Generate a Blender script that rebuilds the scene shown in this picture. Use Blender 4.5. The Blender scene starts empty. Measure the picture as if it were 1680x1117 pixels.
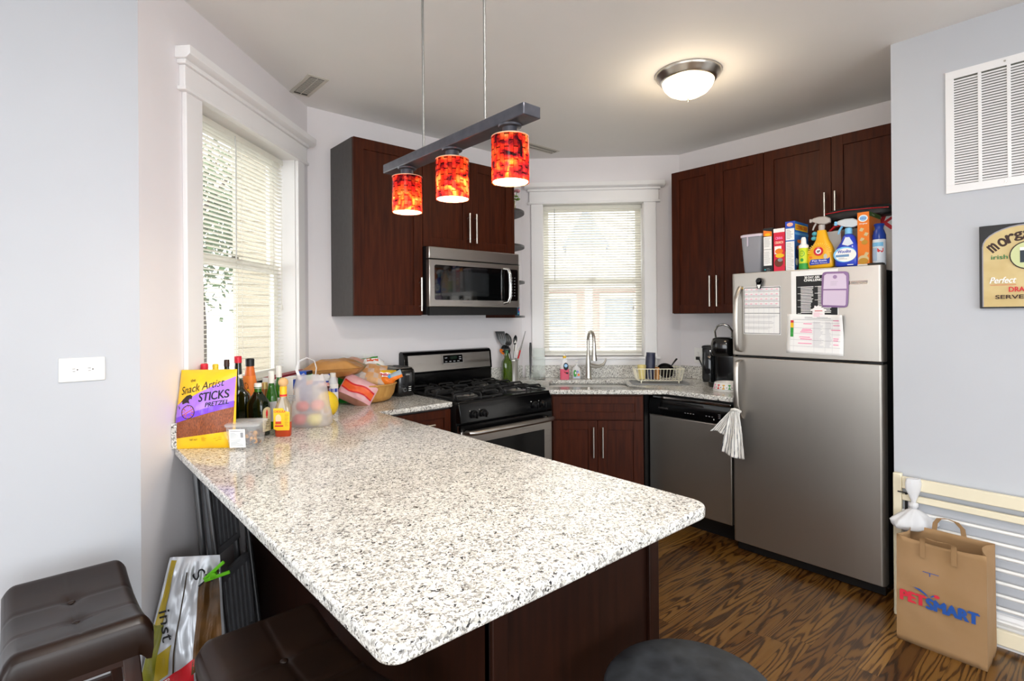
EXPOSURE=0.05; WORLD=4.0; E1=80; E2=32; E3=31
import bpy, bmesh, math, random
from mathutils import Vector, Matrix, noise
random.seed(7)
SC=bpy.context.scene; COL=SC.collection
PI=math.pi; cos=math.cos; sin=math.sin; R=math.radians
# ---------------------------------------------------------------- materials
def lin(h):
    h=h.lstrip('#'); v=[int(h[i:i+2],16)/255 for i in (0,2,4)]
    return tuple((x/12.92 if x<=.04045 else ((x+.055)/1.055)**2.4) for x in v)+(1,)
MATS={}
def mat(name,col='#808080',rough=.5,metal=0,trans=0,ior=1.45,emit=None,es=0,alpha=1,coat=0,spec=.5,aniso=0,sheen=0):
    if name in MATS: return MATS[name]
    m=bpy.data.materials.new(name); m.use_nodes=True; b=m.node_tree.nodes['Principled BSDF']
    b.inputs['Base Color'].default_value=lin(col) if isinstance(col,str) else col
    b.inputs['Roughness'].default_value=rough; b.inputs['Metallic'].default_value=metal
    b.inputs['Transmission Weight'].default_value=trans; b.inputs['IOR'].default_value=ior
    b.inputs['Alpha'].default_value=alpha; b.inputs['Coat Weight'].default_value=coat
    b.inputs['Specular IOR Level'].default_value=spec; b.inputs['Anisotropic'].default_value=aniso
    if emit: b.inputs['Emission Color'].default_value=lin(emit); b.inputs['Emission Strength'].default_value=es
    MATS[name]=m; return m
def nodes(m): return m.node_tree.nodes,m.node_tree.links,m.node_tree.nodes['Principled BSDF']
def N(nt,t,**k):
    n=nt.nodes.new(t)
    for a,v in k.items():
        if a in n.inputs.keys() and not hasattr(n,a): n.inputs[a].default_value=v
        else: setattr(n,a,v)
    return n
def ramp(nt,stops,interp='LINEAR'):
    n=nt.nodes.new('ShaderNodeValToRGB'); n.color_ramp.interpolation=interp
    e=n.color_ramp.elements
    while len(e)<len(stops): e.new(.5)
    for i,(p,c) in enumerate(stops):
        e[i].position=p; e[i].color=lin(c) if isinstance(c,str) else c
    return n
def noisy(name,col,col2,rough=.5,scale=20,stretch=(1,1,1),bump=0,detail=3,coat=0,metal=0,r2=None,spec=.5):
    """principled material whose colour drifts between two tones, with a little bump"""
    if name in MATS: return MATS[name]
    m=mat(name,col,rough,metal,coat=coat,spec=spec); nt=m.node_tree; ns,ls,b=nodes(m)
    tc=N(nt,'ShaderNodeTexCoord'); mp=N(nt,'ShaderNodeMapping'); mp.inputs['Scale'].default_value=stretch
    nz=N(nt,'ShaderNodeTexNoise'); nz.inputs['Scale'].default_value=scale; nz.inputs['Detail'].default_value=detail
    ls.new(tc.outputs['Object'],mp.inputs[0]); ls.new(mp.outputs[0],nz.inputs['Vector'])
    rp=ramp(nt,[(.3,col),(.7,col2)]); ls.new(nz.outputs['Fac'],rp.inputs[0]); ls.new(rp.outputs[0],b.inputs['Base Color'])
    if r2 is not None:
        mr=N(nt,'ShaderNodeMapRange'); mr.inputs['To Min'].default_value=rough; mr.inputs['To Max'].default_value=r2
        ls.new(nz.outputs['Fac'],mr.inputs['Value']); ls.new(mr.outputs[0],b.inputs['Roughness'])
    if bump:
        bp=N(nt,'ShaderNodeBump'); bp.inputs['Strength'].default_value=bump; bp.inputs['Distance'].default_value=.004
        ls.new(nz.outputs['Fac'],bp.inputs['Height']); ls.new(bp.outputs[0],b.inputs['Normal'])
    return m
def granite():
    m=mat('granite','#d8d4cc',.1,spec=.5); nt=m.node_tree; ns,ls,b=nodes(m)
    tc=N(nt,'ShaderNodeTexCoord')
    wz=N(nt,'ShaderNodeTexNoise'); wz.inputs['Scale'].default_value=90; wz.inputs['Detail'].default_value=2
    ad=N(nt,'ShaderNodeMixRGB',blend_type='LINEAR_LIGHT'); ad.inputs[0].default_value=.011
    ls.new(tc.outputs['Object'],ad.inputs[1]); ls.new(tc.outputs['Object'],wz.inputs['Vector']); ls.new(wz.outputs['Color'],ad.inputs[2])
    v1=N(nt,'ShaderNodeTexVoronoi'); v1.inputs['Scale'].default_value=195
    ls.new(ad.outputs[0],v1.inputs['Vector'])
    sp=N(nt,'ShaderNodeSeparateColor'); ls.new(v1.outputs['Color'],sp.inputs[0])
    r1=ramp(nt,[(0,'#f4f4f2'),(.34,'#ebebe7'),(.56,'#d6d4cf'),(.73,'#b0aeaa'),(.87,'#908f8d'),(.962,'#4a4a4c')],'CONSTANT')
    ls.new(sp.outputs[0],r1.inputs[0])
    v2=N(nt,'ShaderNodeTexVoronoi'); v2.inputs['Scale'].default_value=300; ls.new(ad.outputs[0],v2.inputs['Vector'])
    s2=N(nt,'ShaderNodeSeparateColor'); ls.new(v2.outputs['Color'],s2.inputs[0])
    r2=ramp(nt,[(0,'#ffffff'),(.64,'#ecebe8'),(.84,'#c0beba'),(.955,'#6c6c6e')],'CONSTANT'); ls.new(s2.outputs[1],r2.inputs[0])
    mx=N(nt,'ShaderNodeMixRGB',blend_type='MULTIPLY'); mx.inputs[0].default_value=.75
    ls.new(r1.outputs[0],mx.inputs[1]); ls.new(r2.outputs[0],mx.inputs[2])
    big=N(nt,'ShaderNodeTexNoise'); big.inputs['Scale'].default_value=14; ls.new(tc.outputs['Object'],big.inputs['Vector'])
    r3=ramp(nt,[(.35,'#fffefb'),(.65,'#efeeec')]); ls.new(big.outputs['Fac'],r3.inputs[0])
    m2=N(nt,'ShaderNodeMixRGB',blend_type='MULTIPLY'); m2.inputs[0].default_value=1
    ls.new(mx.outputs[0],m2.inputs[1]); ls.new(r3.outputs[0],m2.inputs[2]); ls.new(m2.outputs[0],b.inputs['Base Color'])
    return m
def floorwood():
    m=mat('oak_floor','#6b4524',.28); nt=m.node_tree; ns,ls,b=nodes(m)
    def math_(op,a,bv=None,c=None):
        n=N(nt,'ShaderNodeMath',operation=op)
        for i,v in enumerate((a,bv,c)):
            if v is None: continue
            if hasattr(v,'links'): ls.new(v,n.inputs[i])
            else: n.inputs[i].default_value=v
        return n.outputs[0]
    tc=N(nt,'ShaderNodeTexCoord'); sx=N(nt,'ShaderNodeSeparateXYZ'); ls.new(tc.outputs['Object'],sx.inputs[0])
    W=.083
    row=math_('FLOOR',math_('DIVIDE',sx.outputs[1],W))
    wn=N(nt,'ShaderNodeTexWhiteNoise',noise_dimensions='1D'); ls.new(row,wn.inputs['W'])
    xs=math_('ADD',math_('DIVIDE',sx.outputs[0],1.1),math_('MULTIPLY',wn.outputs['Value'],7.3))
    cx=math_('FLOOR',xs)
    cmb=N(nt,'ShaderNodeCombineXYZ'); ls.new(row,cmb.inputs[0]); ls.new(cx,cmb.inputs[1])
    w2=N(nt,'ShaderNodeTexWhiteNoise',noise_dimensions='3D'); ls.new(cmb.outputs[0],w2.inputs['Vector'])
    tone=ramp(nt,[(0,'#523315'),(.35,'#69471e'),(.7,'#7a5728'),(1,'#8b6632')]); ls.new(w2.outputs['Value'],tone.inputs[0])
    # grain = contour lines of a noise stretched along the plank
    g=N(nt,'ShaderNodeCombineXYZ')
    ls.new(math_('MULTIPLY',sx.outputs[0],.8),g.inputs[0]); ls.new(math_('MULTIPLY',sx.outputs[1],9),g.inputs[1])
    ls.new(math_('MULTIPLY',w2.outputs['Value'],37),g.inputs[2])
    nz=N(nt,'ShaderNodeTexNoise'); nz.inputs['Scale'].default_value=1.25; nz.inputs['Detail'].default_value=1.6; nz.inputs['Roughness'].default_value=.45; nz.inputs['Distortion'].default_value=.15
    ls.new(g.outputs[0],nz.inputs['Vector'])
    bands=math_('SINE',math_('MULTIPLY',nz.outputs['Fac'],96))
    fine=N(nt,'ShaderNodeTexNoise'); fine.inputs['Scale'].default_value=1; fine.inputs['Detail'].default_value=4
    g2=N(nt,'ShaderNodeCombineXYZ'); ls.new(math_('MULTIPLY',sx.outputs[0],14),g2.inputs[0]); ls.new(math_('MULTIPLY',sx.outputs[1],230),g2.inputs[1]); ls.new(g2.outputs[0],fine.inputs['Vector'])
    gr=math_('ADD',bands,math_('MULTIPLY',math_('SUBTRACT',fine.outputs['Fac'],.5),2.2))
    gm=ramp(nt,[(.0,'#ffffff'),(.5,'#f0e8e0'),(.74,'#8a7460'),(1,'#3a2c20')])
    ls.new(math_('MULTIPLY_ADD',gr,.42,.42),gm.inputs[0])
    mx=N(nt,'ShaderNodeMixRGB',blend_type='MULTIPLY'); mx.inputs[0].default_value=.92
    ls.new(tone.outputs[0],mx.inputs[1]); ls.new(gm.outputs[0],mx.inputs[2])
    fy=math_('FRACT',math_('DIVIDE',sx.outputs[1],W)); fx=math_('FRACT',xs)
    sy=math_('GREATER_THAN',fy,.018); sxx=math_('GREATER_THAN',fx,.0016)
    seam=math_('MULTIPLY_ADD',math_('MULTIPLY',sy,sxx),.65,.35)
    m3=N(nt,'ShaderNodeMixRGB',blend_type='MULTIPLY'); m3.inputs[0].default_value=1
    ls.new(mx.outputs[0],m3.inputs[1]); ls.new(seam,m3.inputs[2]); ls.new(m3.outputs[0],b.inputs['Base Color'])
    bp=N(nt,'ShaderNodeBump'); bp.inputs['Strength'].default_value=.12; bp.inputs['Distance'].default_value=.002
    ls.new(gm.outputs[0],bp.inputs['Height']); ls.new(bp.outputs[0],b.inputs['Normal'])
    return m
def steel(name='stainless',col='#9b9894',rough=.3,vertical=True):
    if name in MATS: return MATS[name]
    m=mat(name,col,rough,1,aniso=.4); nt=m.node_tree; ns,ls,b=nodes(m)
    tc=N(nt,'ShaderNodeTexCoord'); mp=N(nt,'ShaderNodeMapping'); mp.inputs['Scale'].default_value=(400,400,3) if vertical else (3,3,400)
    nz=N(nt,'ShaderNodeTexNoise'); nz.inputs['Scale'].default_value=1; nz.inputs['Detail'].default_value=2
    ls.new(tc.outputs['Object'],mp.inputs[0]); ls.new(mp.outputs[0],nz.inputs['Vector'])
    mr=N(nt,'ShaderNodeMapRange'); mr.inputs['To Min'].default_value=rough-.05; mr.inputs['To Max'].default_value=rough+.1
    ls.new(nz.outputs['Fac'],mr.inputs['Value']); ls.new(mr.outputs[0],b.inputs['Roughness'])
    return m
def mosaic():
    m=mat('mosaic_glass','#b03020',.12,trans=.35); nt=m.node_tree; ns,ls,b=nodes(m)
    tc=N(nt,'ShaderNodeTexCoord'); uvm=tc.outputs['UV']
    sx=N(nt,'ShaderNodeSeparateXYZ'); ls.new(uvm,sx.inputs[0])
    nz=N(nt,'ShaderNodeTexNoise'); nz.inputs['Scale'].default_value=24; nz.inputs['Detail'].default_value=5; nz.inputs['Distortion'].default_value=.8
    ls.new(tc.outputs['Object'],nz.inputs['Vector'])
    br=N(nt,'ShaderNodeTexBrick'); br.offset=.5; br.inputs['Scale'].default_value=1
    br.inputs['Brick Width'].default_value=.8; br.inputs['Row Height'].default_value=1; br.inputs['Mortar Size'].default_value=.05
    br.inputs['Color1'].default_value=(1,1,1,1); br.inputs['Color2'].default_value=(.35,.22,.30,1); br.inputs['Mortar'].default_value=(.12,.1,.1,1)
    # rows of the brick texture run along the shade's height: narrow upright tiles
    cb=N(nt,'ShaderNodeCombineXYZ')
    a=N(nt,'ShaderNodeMath',operation='MULTIPLY'); a.inputs[1].default_value=2.9; ls.new(sx.outputs[1],a.inputs[0])
    c=N(nt,'ShaderNodeMath',operation='MULTIPLY'); c.inputs[1].default_value=26; ls.new(sx.outputs[0],c.inputs[0])
    ls.new(a.outputs[0],cb.inputs[0]); ls.new(c.outputs[0],cb.inputs[1]); ls.new(cb.outputs[0],br.inputs['Vector'])
    rp=ramp(nt,[(.30,'#24101a'),(.38,'#7a1c34'),(.455,'#de3434'),(.55,'#f5703c'),(.66,'#ffc080')]); ls.new(nz.outputs['Fac'],rp.inputs[0])
    mx=N(nt,'ShaderNodeMixRGB',blend_type='MULTIPLY'); mx.inputs[0].default_value=1
    ls.new(rp.outputs[0],mx.inputs[1]); ls.new(br.outputs['Color'],mx.inputs[2])
    out=ns['Material Output']
    tr=N(nt,'ShaderNodeBsdfTranslucent'); ls.new(mx.outputs[0],tr.inputs[0]); ls.new(mx.outputs[0],b.inputs['Base Color'])
    b.inputs['Transmission Weight'].default_value=0
    ms=N(nt,'ShaderNodeMixShader'); ms.inputs[0].default_value=.55
    ls.new(b.outputs[0],ms.inputs[1]); ls.new(tr.outputs[0],ms.inputs[2])
    tp=N(nt,'ShaderNodeBsdfTransparent'); ls.new(mx.outputs[0],tp.inputs[0]); m4=N(nt,'ShaderNodeMixShader'); m4.inputs[0].default_value=.45
    ls.new(ms.outputs[0],m4.inputs[1]); ls.new(tp.outputs[0],m4.inputs[2]); ls.new(m4.outputs[0],out.inputs[0])
    return m
def translucent(name,col,fac=.5,rough=.5):
    if name in MATS: return MATS[name]
    m=mat(name,col,rough); nt=m.node_tree; ns,ls,b=nodes(m)
    tr=N(nt,'ShaderNodeBsdfTranslucent'); tr.inputs[0].default_value=lin(col)
    ms=N(nt,'ShaderNodeMixShader'); ms.inputs[0].default_value=fac
    ls.new(b.outputs[0],ms.inputs[1]); ls.new(tr.outputs[0],ms.inputs[2]); ls.new(ms.outputs[0],ns['Material Output'].inputs[0])
    return m
def clearfilm(name,col='#ffffff',fac=.7,rough=.1,gloss='#ffffff'):
    """thin clear plastic: mostly see-through with a glossy sheen"""
    if name in MATS: return MATS[name]
    m=mat(name,gloss,rough); nt=m.node_tree; ns,ls,b=nodes(m)
    tr=N(nt,'ShaderNodeBsdfTransparent'); tr.inputs[0].default_value=lin(col)
    ms=N(nt,'ShaderNodeMixShader'); ms.inputs[0].default_value=fac
    ls.new(b.outputs[0],ms.inputs[1]); ls.new(tr.outputs[0],ms.inputs[2]); ls.new(ms.outputs[0],ns['Material Output'].inputs[0])
    return m
# ---------------------------------------------------------------- mesh builder
class MB:
    def __init__(s): s.v=[];s.f=[];s.mi=[];s.ms=[];s.uv={};s.cur=0;s.T=Matrix()
    def use(s,m):
        if m not in s.ms: s.ms.append(m)
        s.cur=s.ms.index(m); return s
    def at(s,loc=(0,0,0),rot=(0,0,0)):
        from mathutils import Euler
        s.T=Matrix.Translation(loc)@Euler([R(a) for a in rot]).to_matrix().to_4x4(); return s
    def add(s,vs,fs,m=None):
        if m: s.use(m)
        o=len(s.v); s.v+= [tuple(s.T@Vector(p)) for p in vs]
        for f in fs: s.f.append(tuple(o+i for i in f)); s.mi.append(s.cur)
        return s
    def box(s,lo,hi,m=None):
        x0,y0,z0=lo;x1,y1,z1=hi
        if x0>x1:x0,x1=x1,x0
        if y0>y1:y0,y1=y1,y0
        if z0>z1:z0,z1=z1,z0
        return s.add([(x0,y0,z0),(x1,y0,z0),(x1,y1,z0),(x0,y1,z0),(x0,y0,z1),(x1,y0,z1),(x1,y1,z1),(x0,y1,z1)],
          [(0,3,2,1),(4,5,6,7),(0,1,5,4),(1,2,6,5),(2,3,7,6),(3,0,4,7)],m)
    def prism(s,pts,z0,z1,m=None,axis='z'):
        n=len(pts)
        f={'z':lambda p,h:(p[0],p[1],h),'y':lambda p,h:(p[0],h,p[1]),'x':lambda p,h:(h,p[0],p[1])}[axis]
        vs=[f(p,z0) for p in pts]+[f(p,z1) for p in pts]
        return s.add(vs,[tuple(range(n))[::-1],tuple(range(n,2*n))]+[(i,(i+1)%n,n+(i+1)%n,n+i) for i in range(n)],m)
    def loft(s,rings,m=None,closed=False,cap=True):
        n=len(rings[0]); vs=[p for r in rings for p in r]; fs=[]
        k=len(rings)
        for j in range(k if closed else k-1):
            for i in range(n):
                a=j*n+i;b=j*n+(i+1)%n;c=((j+1)%k)*n+(i+1)%n;d=((j+1)%k)*n+i
                fs.append((a,b,c,d))
        if cap and not closed: fs+=[tuple(range(n))[::-1],tuple(range((k-1)*n,k*n))]
        return s.add(vs,fs,m)
    def lathe(s,prof,m=None,seg=24,c=(0,0,0),cap=True):
        return s.loft([[(c[0]+r*cos(2*PI*i/seg),c[1]+r*sin(2*PI*i/seg),c[2]+z) for i in range(seg)] for r,z in prof],m,cap=cap)
    def sq(s,secs,m=None,e=4,seg=32,c=(0,0,0),cap=True):
        """loft of super-ellipse sections (half width, half depth, z[,cx,cy])"""
        rs=[]
        for q in secs:
            w,d,z=q[:3];ox,oy=(q[3:5] if len(q)>3 else (0,0)); r=[]
            for i in range(seg):
                t=2*PI*i/seg+PI/seg;ct,st=cos(t),sin(t)
                r.append((c[0]+ox+w*math.copysign(abs(ct)**(2/e),ct),c[1]+oy+d*math.copysign(abs(st)**(2/e),st),c[2]+z))
            rs.append(r)
        return s.loft(rs,m,cap=cap)
    def cyl(s,a,b,r,m=None,seg=16,r2=None):
        a=Vector(a);b=Vector(b);d=(b-a).normalized(); u=d.orthogonal().normalized(); w=d.cross(u)
        r2=r if r2 is None else r2
        return s.loft([[tuple(p+u*q*cos(2*PI*i/seg)+w*q*sin(2*PI*i/seg)) for i in range(seg)] for p,q in ((a,r),(b,r2))],m)
    def tube(s,pts,r,m=None,seg=8,closed=False,flat=1):
        P=[Vector(p) for p in pts]; n=len(P); rings=[]; u=None
        for i in range(n):
            if closed: d=(P[(i+1)%n]-P[i-1]).normalized()
            else: d=(P[min(i+1,n-1)]-P[max(i-1,0)]).normalized()
            if u is None: u=d.orthogonal().normalized()
            u=(u-d*u.dot(d)).normalized(); w=d.cross(u)
            rr=r[i] if isinstance(r,(list,tuple)) else r
            rings.append([tuple(P[i]+u*rr*cos(2*PI*k/seg)+w*rr*flat*sin(2*PI*k/seg)) for k in range(seg)])
        return s.loft(rings,m,closed=closed)
    def sph(s,c,r,m=None,seg=16,rings=10,sc=(1,1,1)):
        pr=[(max(1e-4,r*sin(PI*j/rings)),-r*cos(PI*j/rings)) for j in range(rings+1)]
        return s.loft([[(c[0]+q*sc[0]*cos(2*PI*i/seg),c[1]+q*sc[1]*sin(2*PI*i/seg),c[2]+z*sc[2]) for i in range(seg)] for q,z in pr],m)
    def grid(s,f,nu,nv,m=None,mf=None):
        o=len(s.v)
        s.v+=[tuple(s.T@Vector(f(i/nu,j/nv))) for j in range(nv+1) for i in range(nu+1)]
        if m: s.use(m)
        for j in range(nv):
            for i in range(nu):
                if mf: s.use(mf((i+.5)/nu,(j+.5)/nv))
                a=o+j*(nu+1)+i; s.f.append((a,a+1,a+nu+2,a+nu+1)); s.mi.append(s.cur)
        return s
    def build(s,name,m=None,parent=None,loc=(0,0,0),rot=(0,0,0),smooth=None,bevel=0,solid=0,sub=0,seg=2,**props):
        me=bpy.data.meshes.new(name); me.from_pydata(s.v,[],s.f)
        ms=s.ms if s.ms else [m]
        if m and s.ms and m not in s.ms: pass
        for x in ms: me.materials.append(x)
        for p,i in zip(me.polygons,s.mi): p.material_index=i if s.ms else 0
        bm=bmesh.new(); bm.from_mesh(me)
        if not solid: bmesh.ops.recalc_face_normals(bm,faces=bm.faces)
        bm.to_mesh(me); bm.free()
        if smooth is None: smooth=40
        if smooth:
            me.polygons.foreach_set('use_smooth',[True]*len(me.polygons))
            try: me.set_sharp_from_angle(angle=R(smooth))
            except Exception: pass
        o=bpy.data.objects.new(name,me); COL.objects.link(o)
        o.location=loc; o.rotation_euler=[R(a) for a in rot]
        if parent: o.parent=parent
        if solid:
            md=o.modifiers.new('solid','SOLIDIFY'); md.thickness=solid; md.offset=0
        if bevel:
            md=o.modifiers.new('bevel','BEVEL'); md.width=bevel; md.segments=seg; md.limit_method='ANGLE'; md.angle_limit=R(38); md.harden_normals=False
        if sub:
            md=o.modifiers.new('sub','SUBSURF'); md.levels=sub; md.render_levels=sub
        for k,v in props.items(): o[k]=v
        return o
def tag(o,label,cat,group=None,kind=None):
    o['label']=label; o['category']=cat
    if group: o['group']=group
    if kind: o['kind']=kind
    return o
def thing(name,label,cat,loc=(0,0,0),rz=0,group=None,rot=None):
    o=bpy.data.objects.new(name,None); COL.objects.link(o); o.location=loc
    o.rotation_euler=(0,0,R(rz)) if rot is None else [R(a) for a in rot]
    o.empty_display_size=.05
    return tag(o,label,cat,group)
def struct(o): o['kind']='structure'; return o
def copy_tree(o,parent=None):
    c=o.copy(); COL.objects.link(c)
    if parent: c.parent=parent
    for ch in list(o.children): copy_tree(ch,c)
    return c
# ---------------------------------------------------------------- flat printed artwork
_TX={}
def text2d(t,fit=None):
    if t in _TX: return _TX[t]
    cu=bpy.data.curves.new('t','FONT'); cu.body=t; cu.size=1; cu.resolution_u=3; cu.align_x='CENTER'
    ob=bpy.data.objects.new('t',cu); COL.objects.link(ob); bpy.context.view_layer.update()
    dg=bpy.context.evaluated_depsgraph_get(); me=bpy.data.meshes.new_from_object(ob.evaluated_get(dg))
    vs=[(v.co.x,v.co.y) for v in me.vertices]; fs=[tuple(p.vertices) for p in me.polygons]
    bpy.data.objects.remove(ob); bpy.data.curves.remove(cu); bpy.data.meshes.remove(me)
    if not vs: vs=[(0,0)]
    x0=min(v[0] for v in vs);x1=max(v[0] for v in vs);y0=min(v[1] for v in vs);y1=max(v[1] for v in vs)
    _TX[t]=([((v[0]-(x0+x1)/2),(v[1]-(y0+y1)/2)) for v in vs],fs,max(x1-x0,1e-3),max(y1-y0,1e-3)); return _TX[t]
class Art:
    """layers of flat print on a surface; f(x,y,h) maps sheet coordinates to the part's local space"""
    def __init__(s,f): s.f=f; s.mb=MB(); s.h=.0004
    def _poly(s,pts,fs,m):
        s.mb.add([s.f(x,y,s.h) for x,y in pts],fs,m)
    def up(s,d=.0002): s.h+=d; return s
    def rect(s,x0,y0,x1,y1,m,nx=1,ny=1):
        s.up(); pts=[(x0+(x1-x0)*i/nx,y0+(y1-y0)*j/ny) for j in range(ny+1) for i in range(nx+1)]
        s._poly(pts,[(j*(nx+1)+i,j*(nx+1)+i+1,(j+1)*(nx+1)+i+1,(j+1)*(nx+1)+i) for j in range(ny) for i in range(nx)],m); return s
    def poly(s,pts,m): s.up(); s._poly(pts,[tuple(range(len(pts)))],m); return s
    def ell(s,cx,cy,rx,ry,m,n=20,a0=0,a1=360):
        pts=[(cx+rx*cos(R(a0+(a1-a0)*i/n)),cy+ry*sin(R(a0+(a1-a0)*i/n))) for i in range(n+(a1-a0<360))]
        return s.poly(pts,m)
    def text(s,t,cx,cy,h,m,w=None,rot=0,shear=0,bold=0):
        s.up(); vs,fs,tw,th=text2d(t); k=h/th; kx=k if w is None else w/tw
        c,n=cos(R(rot)),sin(R(rot))
        offs=[(0,0)] if not bold else [(0,0),(bold,0),(-bold,0),(0,bold)]
        for ox,oy in offs:
            pts=[]
            for x,y in vs:
                X=x*kx+y*k*shear+ox;Y=y*k+oy; pts.append((cx+X*c-Y*n,cy+X*n+Y*c))
            s._poly(pts,fs,m); s.h+=.00004
        return s
    def band(s,x0,x1,f0,f1,m,nx=24,ny=6):
        """strip between two curves z=f0(x) and z=f1(x)"""
        s.up(); pts=[]
        for j in range(ny+1):
            for i in range(nx+1):
                x=x0+(x1-x0)*i/nx; a,b=f0(x),f1(x); pts.append((x,a+(b-a)*j/ny))
        s._poly(pts,[(j*(nx+1)+i,j*(nx+1)+i+1,(j+1)*(nx+1)+i+1,(j+1)*(nx+1)+i) for j in range(ny) for i in range(nx)],m); return s
    def lines(s,x0,y0,x1,y1,n,m,t=.3,rnd=.5):
        """rows of small print"""
        s.up(); dy=(y1-y0)/n
        for i in range(n):
            y=y0+dy*(i+.5); w=(x1-x0)*(1-rnd*random.random())
            s._poly([(x0,y-dy*t/2),(x0+w,y-dy*t/2),(x0+w,y+dy*t/2),(x0,y+dy*t/2)],[(0,1,2,3)],m)
        return s
    def build(s,name,parent,**k): return s.mb.build(name,None,parent,smooth=0,**k)
def facex(x,sy=-1): # sheet on a plane facing -x: sheet x runs towards -y
    return lambda a,b,h:(x-h,sy*a,b)
def facey(y): return lambda a,b,h:(a,y-h,b)
def wrapf(rad,c=(0,0),face=-90):
    """around an upright cylinder; sheet x=0 faces the given compass angle"""
    return lambda a,b,h:(c[0]+(rad+h)*cos(R(face)+a/rad),c[1]+(rad+h)*sin(R(face)+a/rad),b)
# ---------------------------------------------------------------- camera
cam=bpy.data.cameras.new('camera'); co=bpy.data.objects.new('camera',cam); COL.objects.link(co); SC.camera=co
cam.sensor_fit='HORIZONTAL'; cam.sensor_width=36; cam.lens=887.345/1680*36; cam.shift_y=(516.56-558.5)/1680; cam.clip_start=.02
yw,pt,rl=R(48.985),R(.0788),R(-.4311)
F=Vector((cos(yw)*cos(pt),sin(yw)*cos(pt),sin(pt))); Rt=Vector((sin(yw),-cos(yw),0)); Up=Rt.cross(F)
R2=Rt*cos(rl)+Up*sin(rl); U2=Up*cos(rl)-Rt*sin(rl)
M=Matrix((R2,U2,-F)).transposed().to_4x4(); M.translation=(0,0,1.4208); co.matrix_world=M
SC.view_settings.view_transform='Standard'; SC.view_settings.look='None'; SC.view_settings.gamma=1; SC.view_settings.use_curve_mapping=False
SC.view_settings.exposure=EXPOSURE if 'EXPOSURE' in globals() else 0
SC.cycles.max_bounces=10; SC.cycles.diffuse_bounces=5; SC.cycles.glossy_bounces=4; SC.cycles.transmission_bounces=8; SC.cycles.transparent_max_bounces=16
SC.cycles.use_denoising=True; SC.cycles.caustics_reflective=False; SC.cycles.caustics_refractive=False; SC.cycles.sample_clamp_indirect=6
# ---------------------------------------------------------------- shared materials
PW=noisy('paint_kitchen_wall','#e7e3e5','#e4e0e2',.6,3)
PL=noisy('paint_living_wall','#c1c4ca','#bec1c7',.6,3)
PC=noisy('paint_ceiling','#efedeb','#ecebe8',.75,3)
WT=noisy('white_trim','#f1f0f0','#eeeded',.32,4)
GR=granite(); FL=floorwood(); SS=steel('stainless','#bdb8b1',.38); SSH=steel('brushed_steel_horizontal','#b5b0aa',.28,False)
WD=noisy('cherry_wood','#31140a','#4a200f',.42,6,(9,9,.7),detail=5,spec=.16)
WDP=noisy('cherry_wood_shaded','#1c0d08','#29130b',.42,6,(9,9,.7),detail=5,spec=.16)  # same cherry wood, with the shade at the peninsula put into its colour
WDS=noisy('cabinet_side_laminate','#393634','#413e3c',.45,30)
CHR=mat('chrome','#d9d9d8',.12,1); NIC=mat('brushed_nickel','#c9c4bb',.28,1)
BLK=mat('black_enamel','#070708',.14,spec=.4); BLKM=mat('black_plastic','#111112',.4); IRON=mat('cast_iron','#19191a',.6)
WHP=mat('white_plastic','#eceae6',.35); GLS=mat('clear_glass','#ffffff',.02,trans=1,ior=1.45)
DKG=mat('dark_window_glass','#070809',.05,coat=.6)
BLIND=translucent('blind_vinyl','#f3f1ea',.45,.45)
PANE=clearfilm('window_pane','#ffffff',.92,.02)
LEA=noisy('brown_leather','#1b100c','#26170f',.34,9,bump=.15,detail=5,spec=.4)
INK=mat('black_ink','#17161a',.6); PAPER=mat('white_paper','#f1f0ee',.7); GREYINK=mat('grey_print','#8f9094',.7)
RED=mat('red_print','#d3202c',.45); BLUE=mat('blue_print','#1d3fae',.45); YEL=mat('yellow_print','#f2c21c',.45); WHT=mat('white_print','#f6f5f2',.5)
ORG=mat('orange_print','#ef7d1b',.5); GRN=mat('green_print','#2f9a3c',.5); PNK=mat('pink_print','#f27bb0',.6); PUR=mat('purple_print','#9a63d8',.45)
S2=.70710678
# ---------------------------------------------------------------- shell
H=2.7057
inner=[(-2.6,-3.6),(3.079,-3.6),(3.079,.7588),(3.88,.7588),(3.88,2.396),(2.977,3.299),(1.227,3.299),(.265,2.337),(-2.6,2.337)]
outer=[(-2.75,-3.75),(4.03,-3.75),(4.03,2.458),(3.039,3.449),(1.165,3.449),(.203,2.487),(-2.75,2.487)]
struct(MB().prism(outer,-.06,0).build('floor',FL,smooth=0))
struct(MB().prism(outer,H,H+.1).build('ceiling',PC,smooth=0))
def wall(name,base,rz,s0,s1,th,m,holes=()):
    """wall slab in its own frame: x along the wall, y outwards"""
    mb=MB(); xs=s0
    for a,b,z0,z1 in sorted(holes):
        mb.box((xs,0,0),(a,th,H)); mb.box((a,0,0),(b,th,z0)); mb.box((a,0,z1),(b,th,H)); xs=b
    mb.box((xs,0,0),(s1,th,H))
    return struct(mb.build(name,m,None,(base[0],base[1],0),(0,0,rz),smooth=0))
B_WW=(-1.036,1.036); B_SW=(3.138,3.138)
WZ0,WZ1=1.085,2.335
wall('wall_window',B_WW,45,1.84,3.2,.15,PW,[(2.172,3.035,WZ0,WZ1)])
wall('wall_stove',(0,3.299),0,1.227,2.977,.15,PW)
wall('wall_sink',B_SW,-45,-.2277,1.0494,.15,PW,[(-.052,.763,WZ0,WZ1)])
wall('wall_fridge',(3.88,0),-90,-2.396,-.7588,.15,PW)
struct(MB().box((3.079,-3.6,0),(3.24,.7588,H)).box((3.24,.64,0),(4.03,.7588,H)).build('wall_right',PL,smooth=0))
wall('wall_outlet',(0,2.337),0,-2.6,.265,.15,PL)
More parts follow.
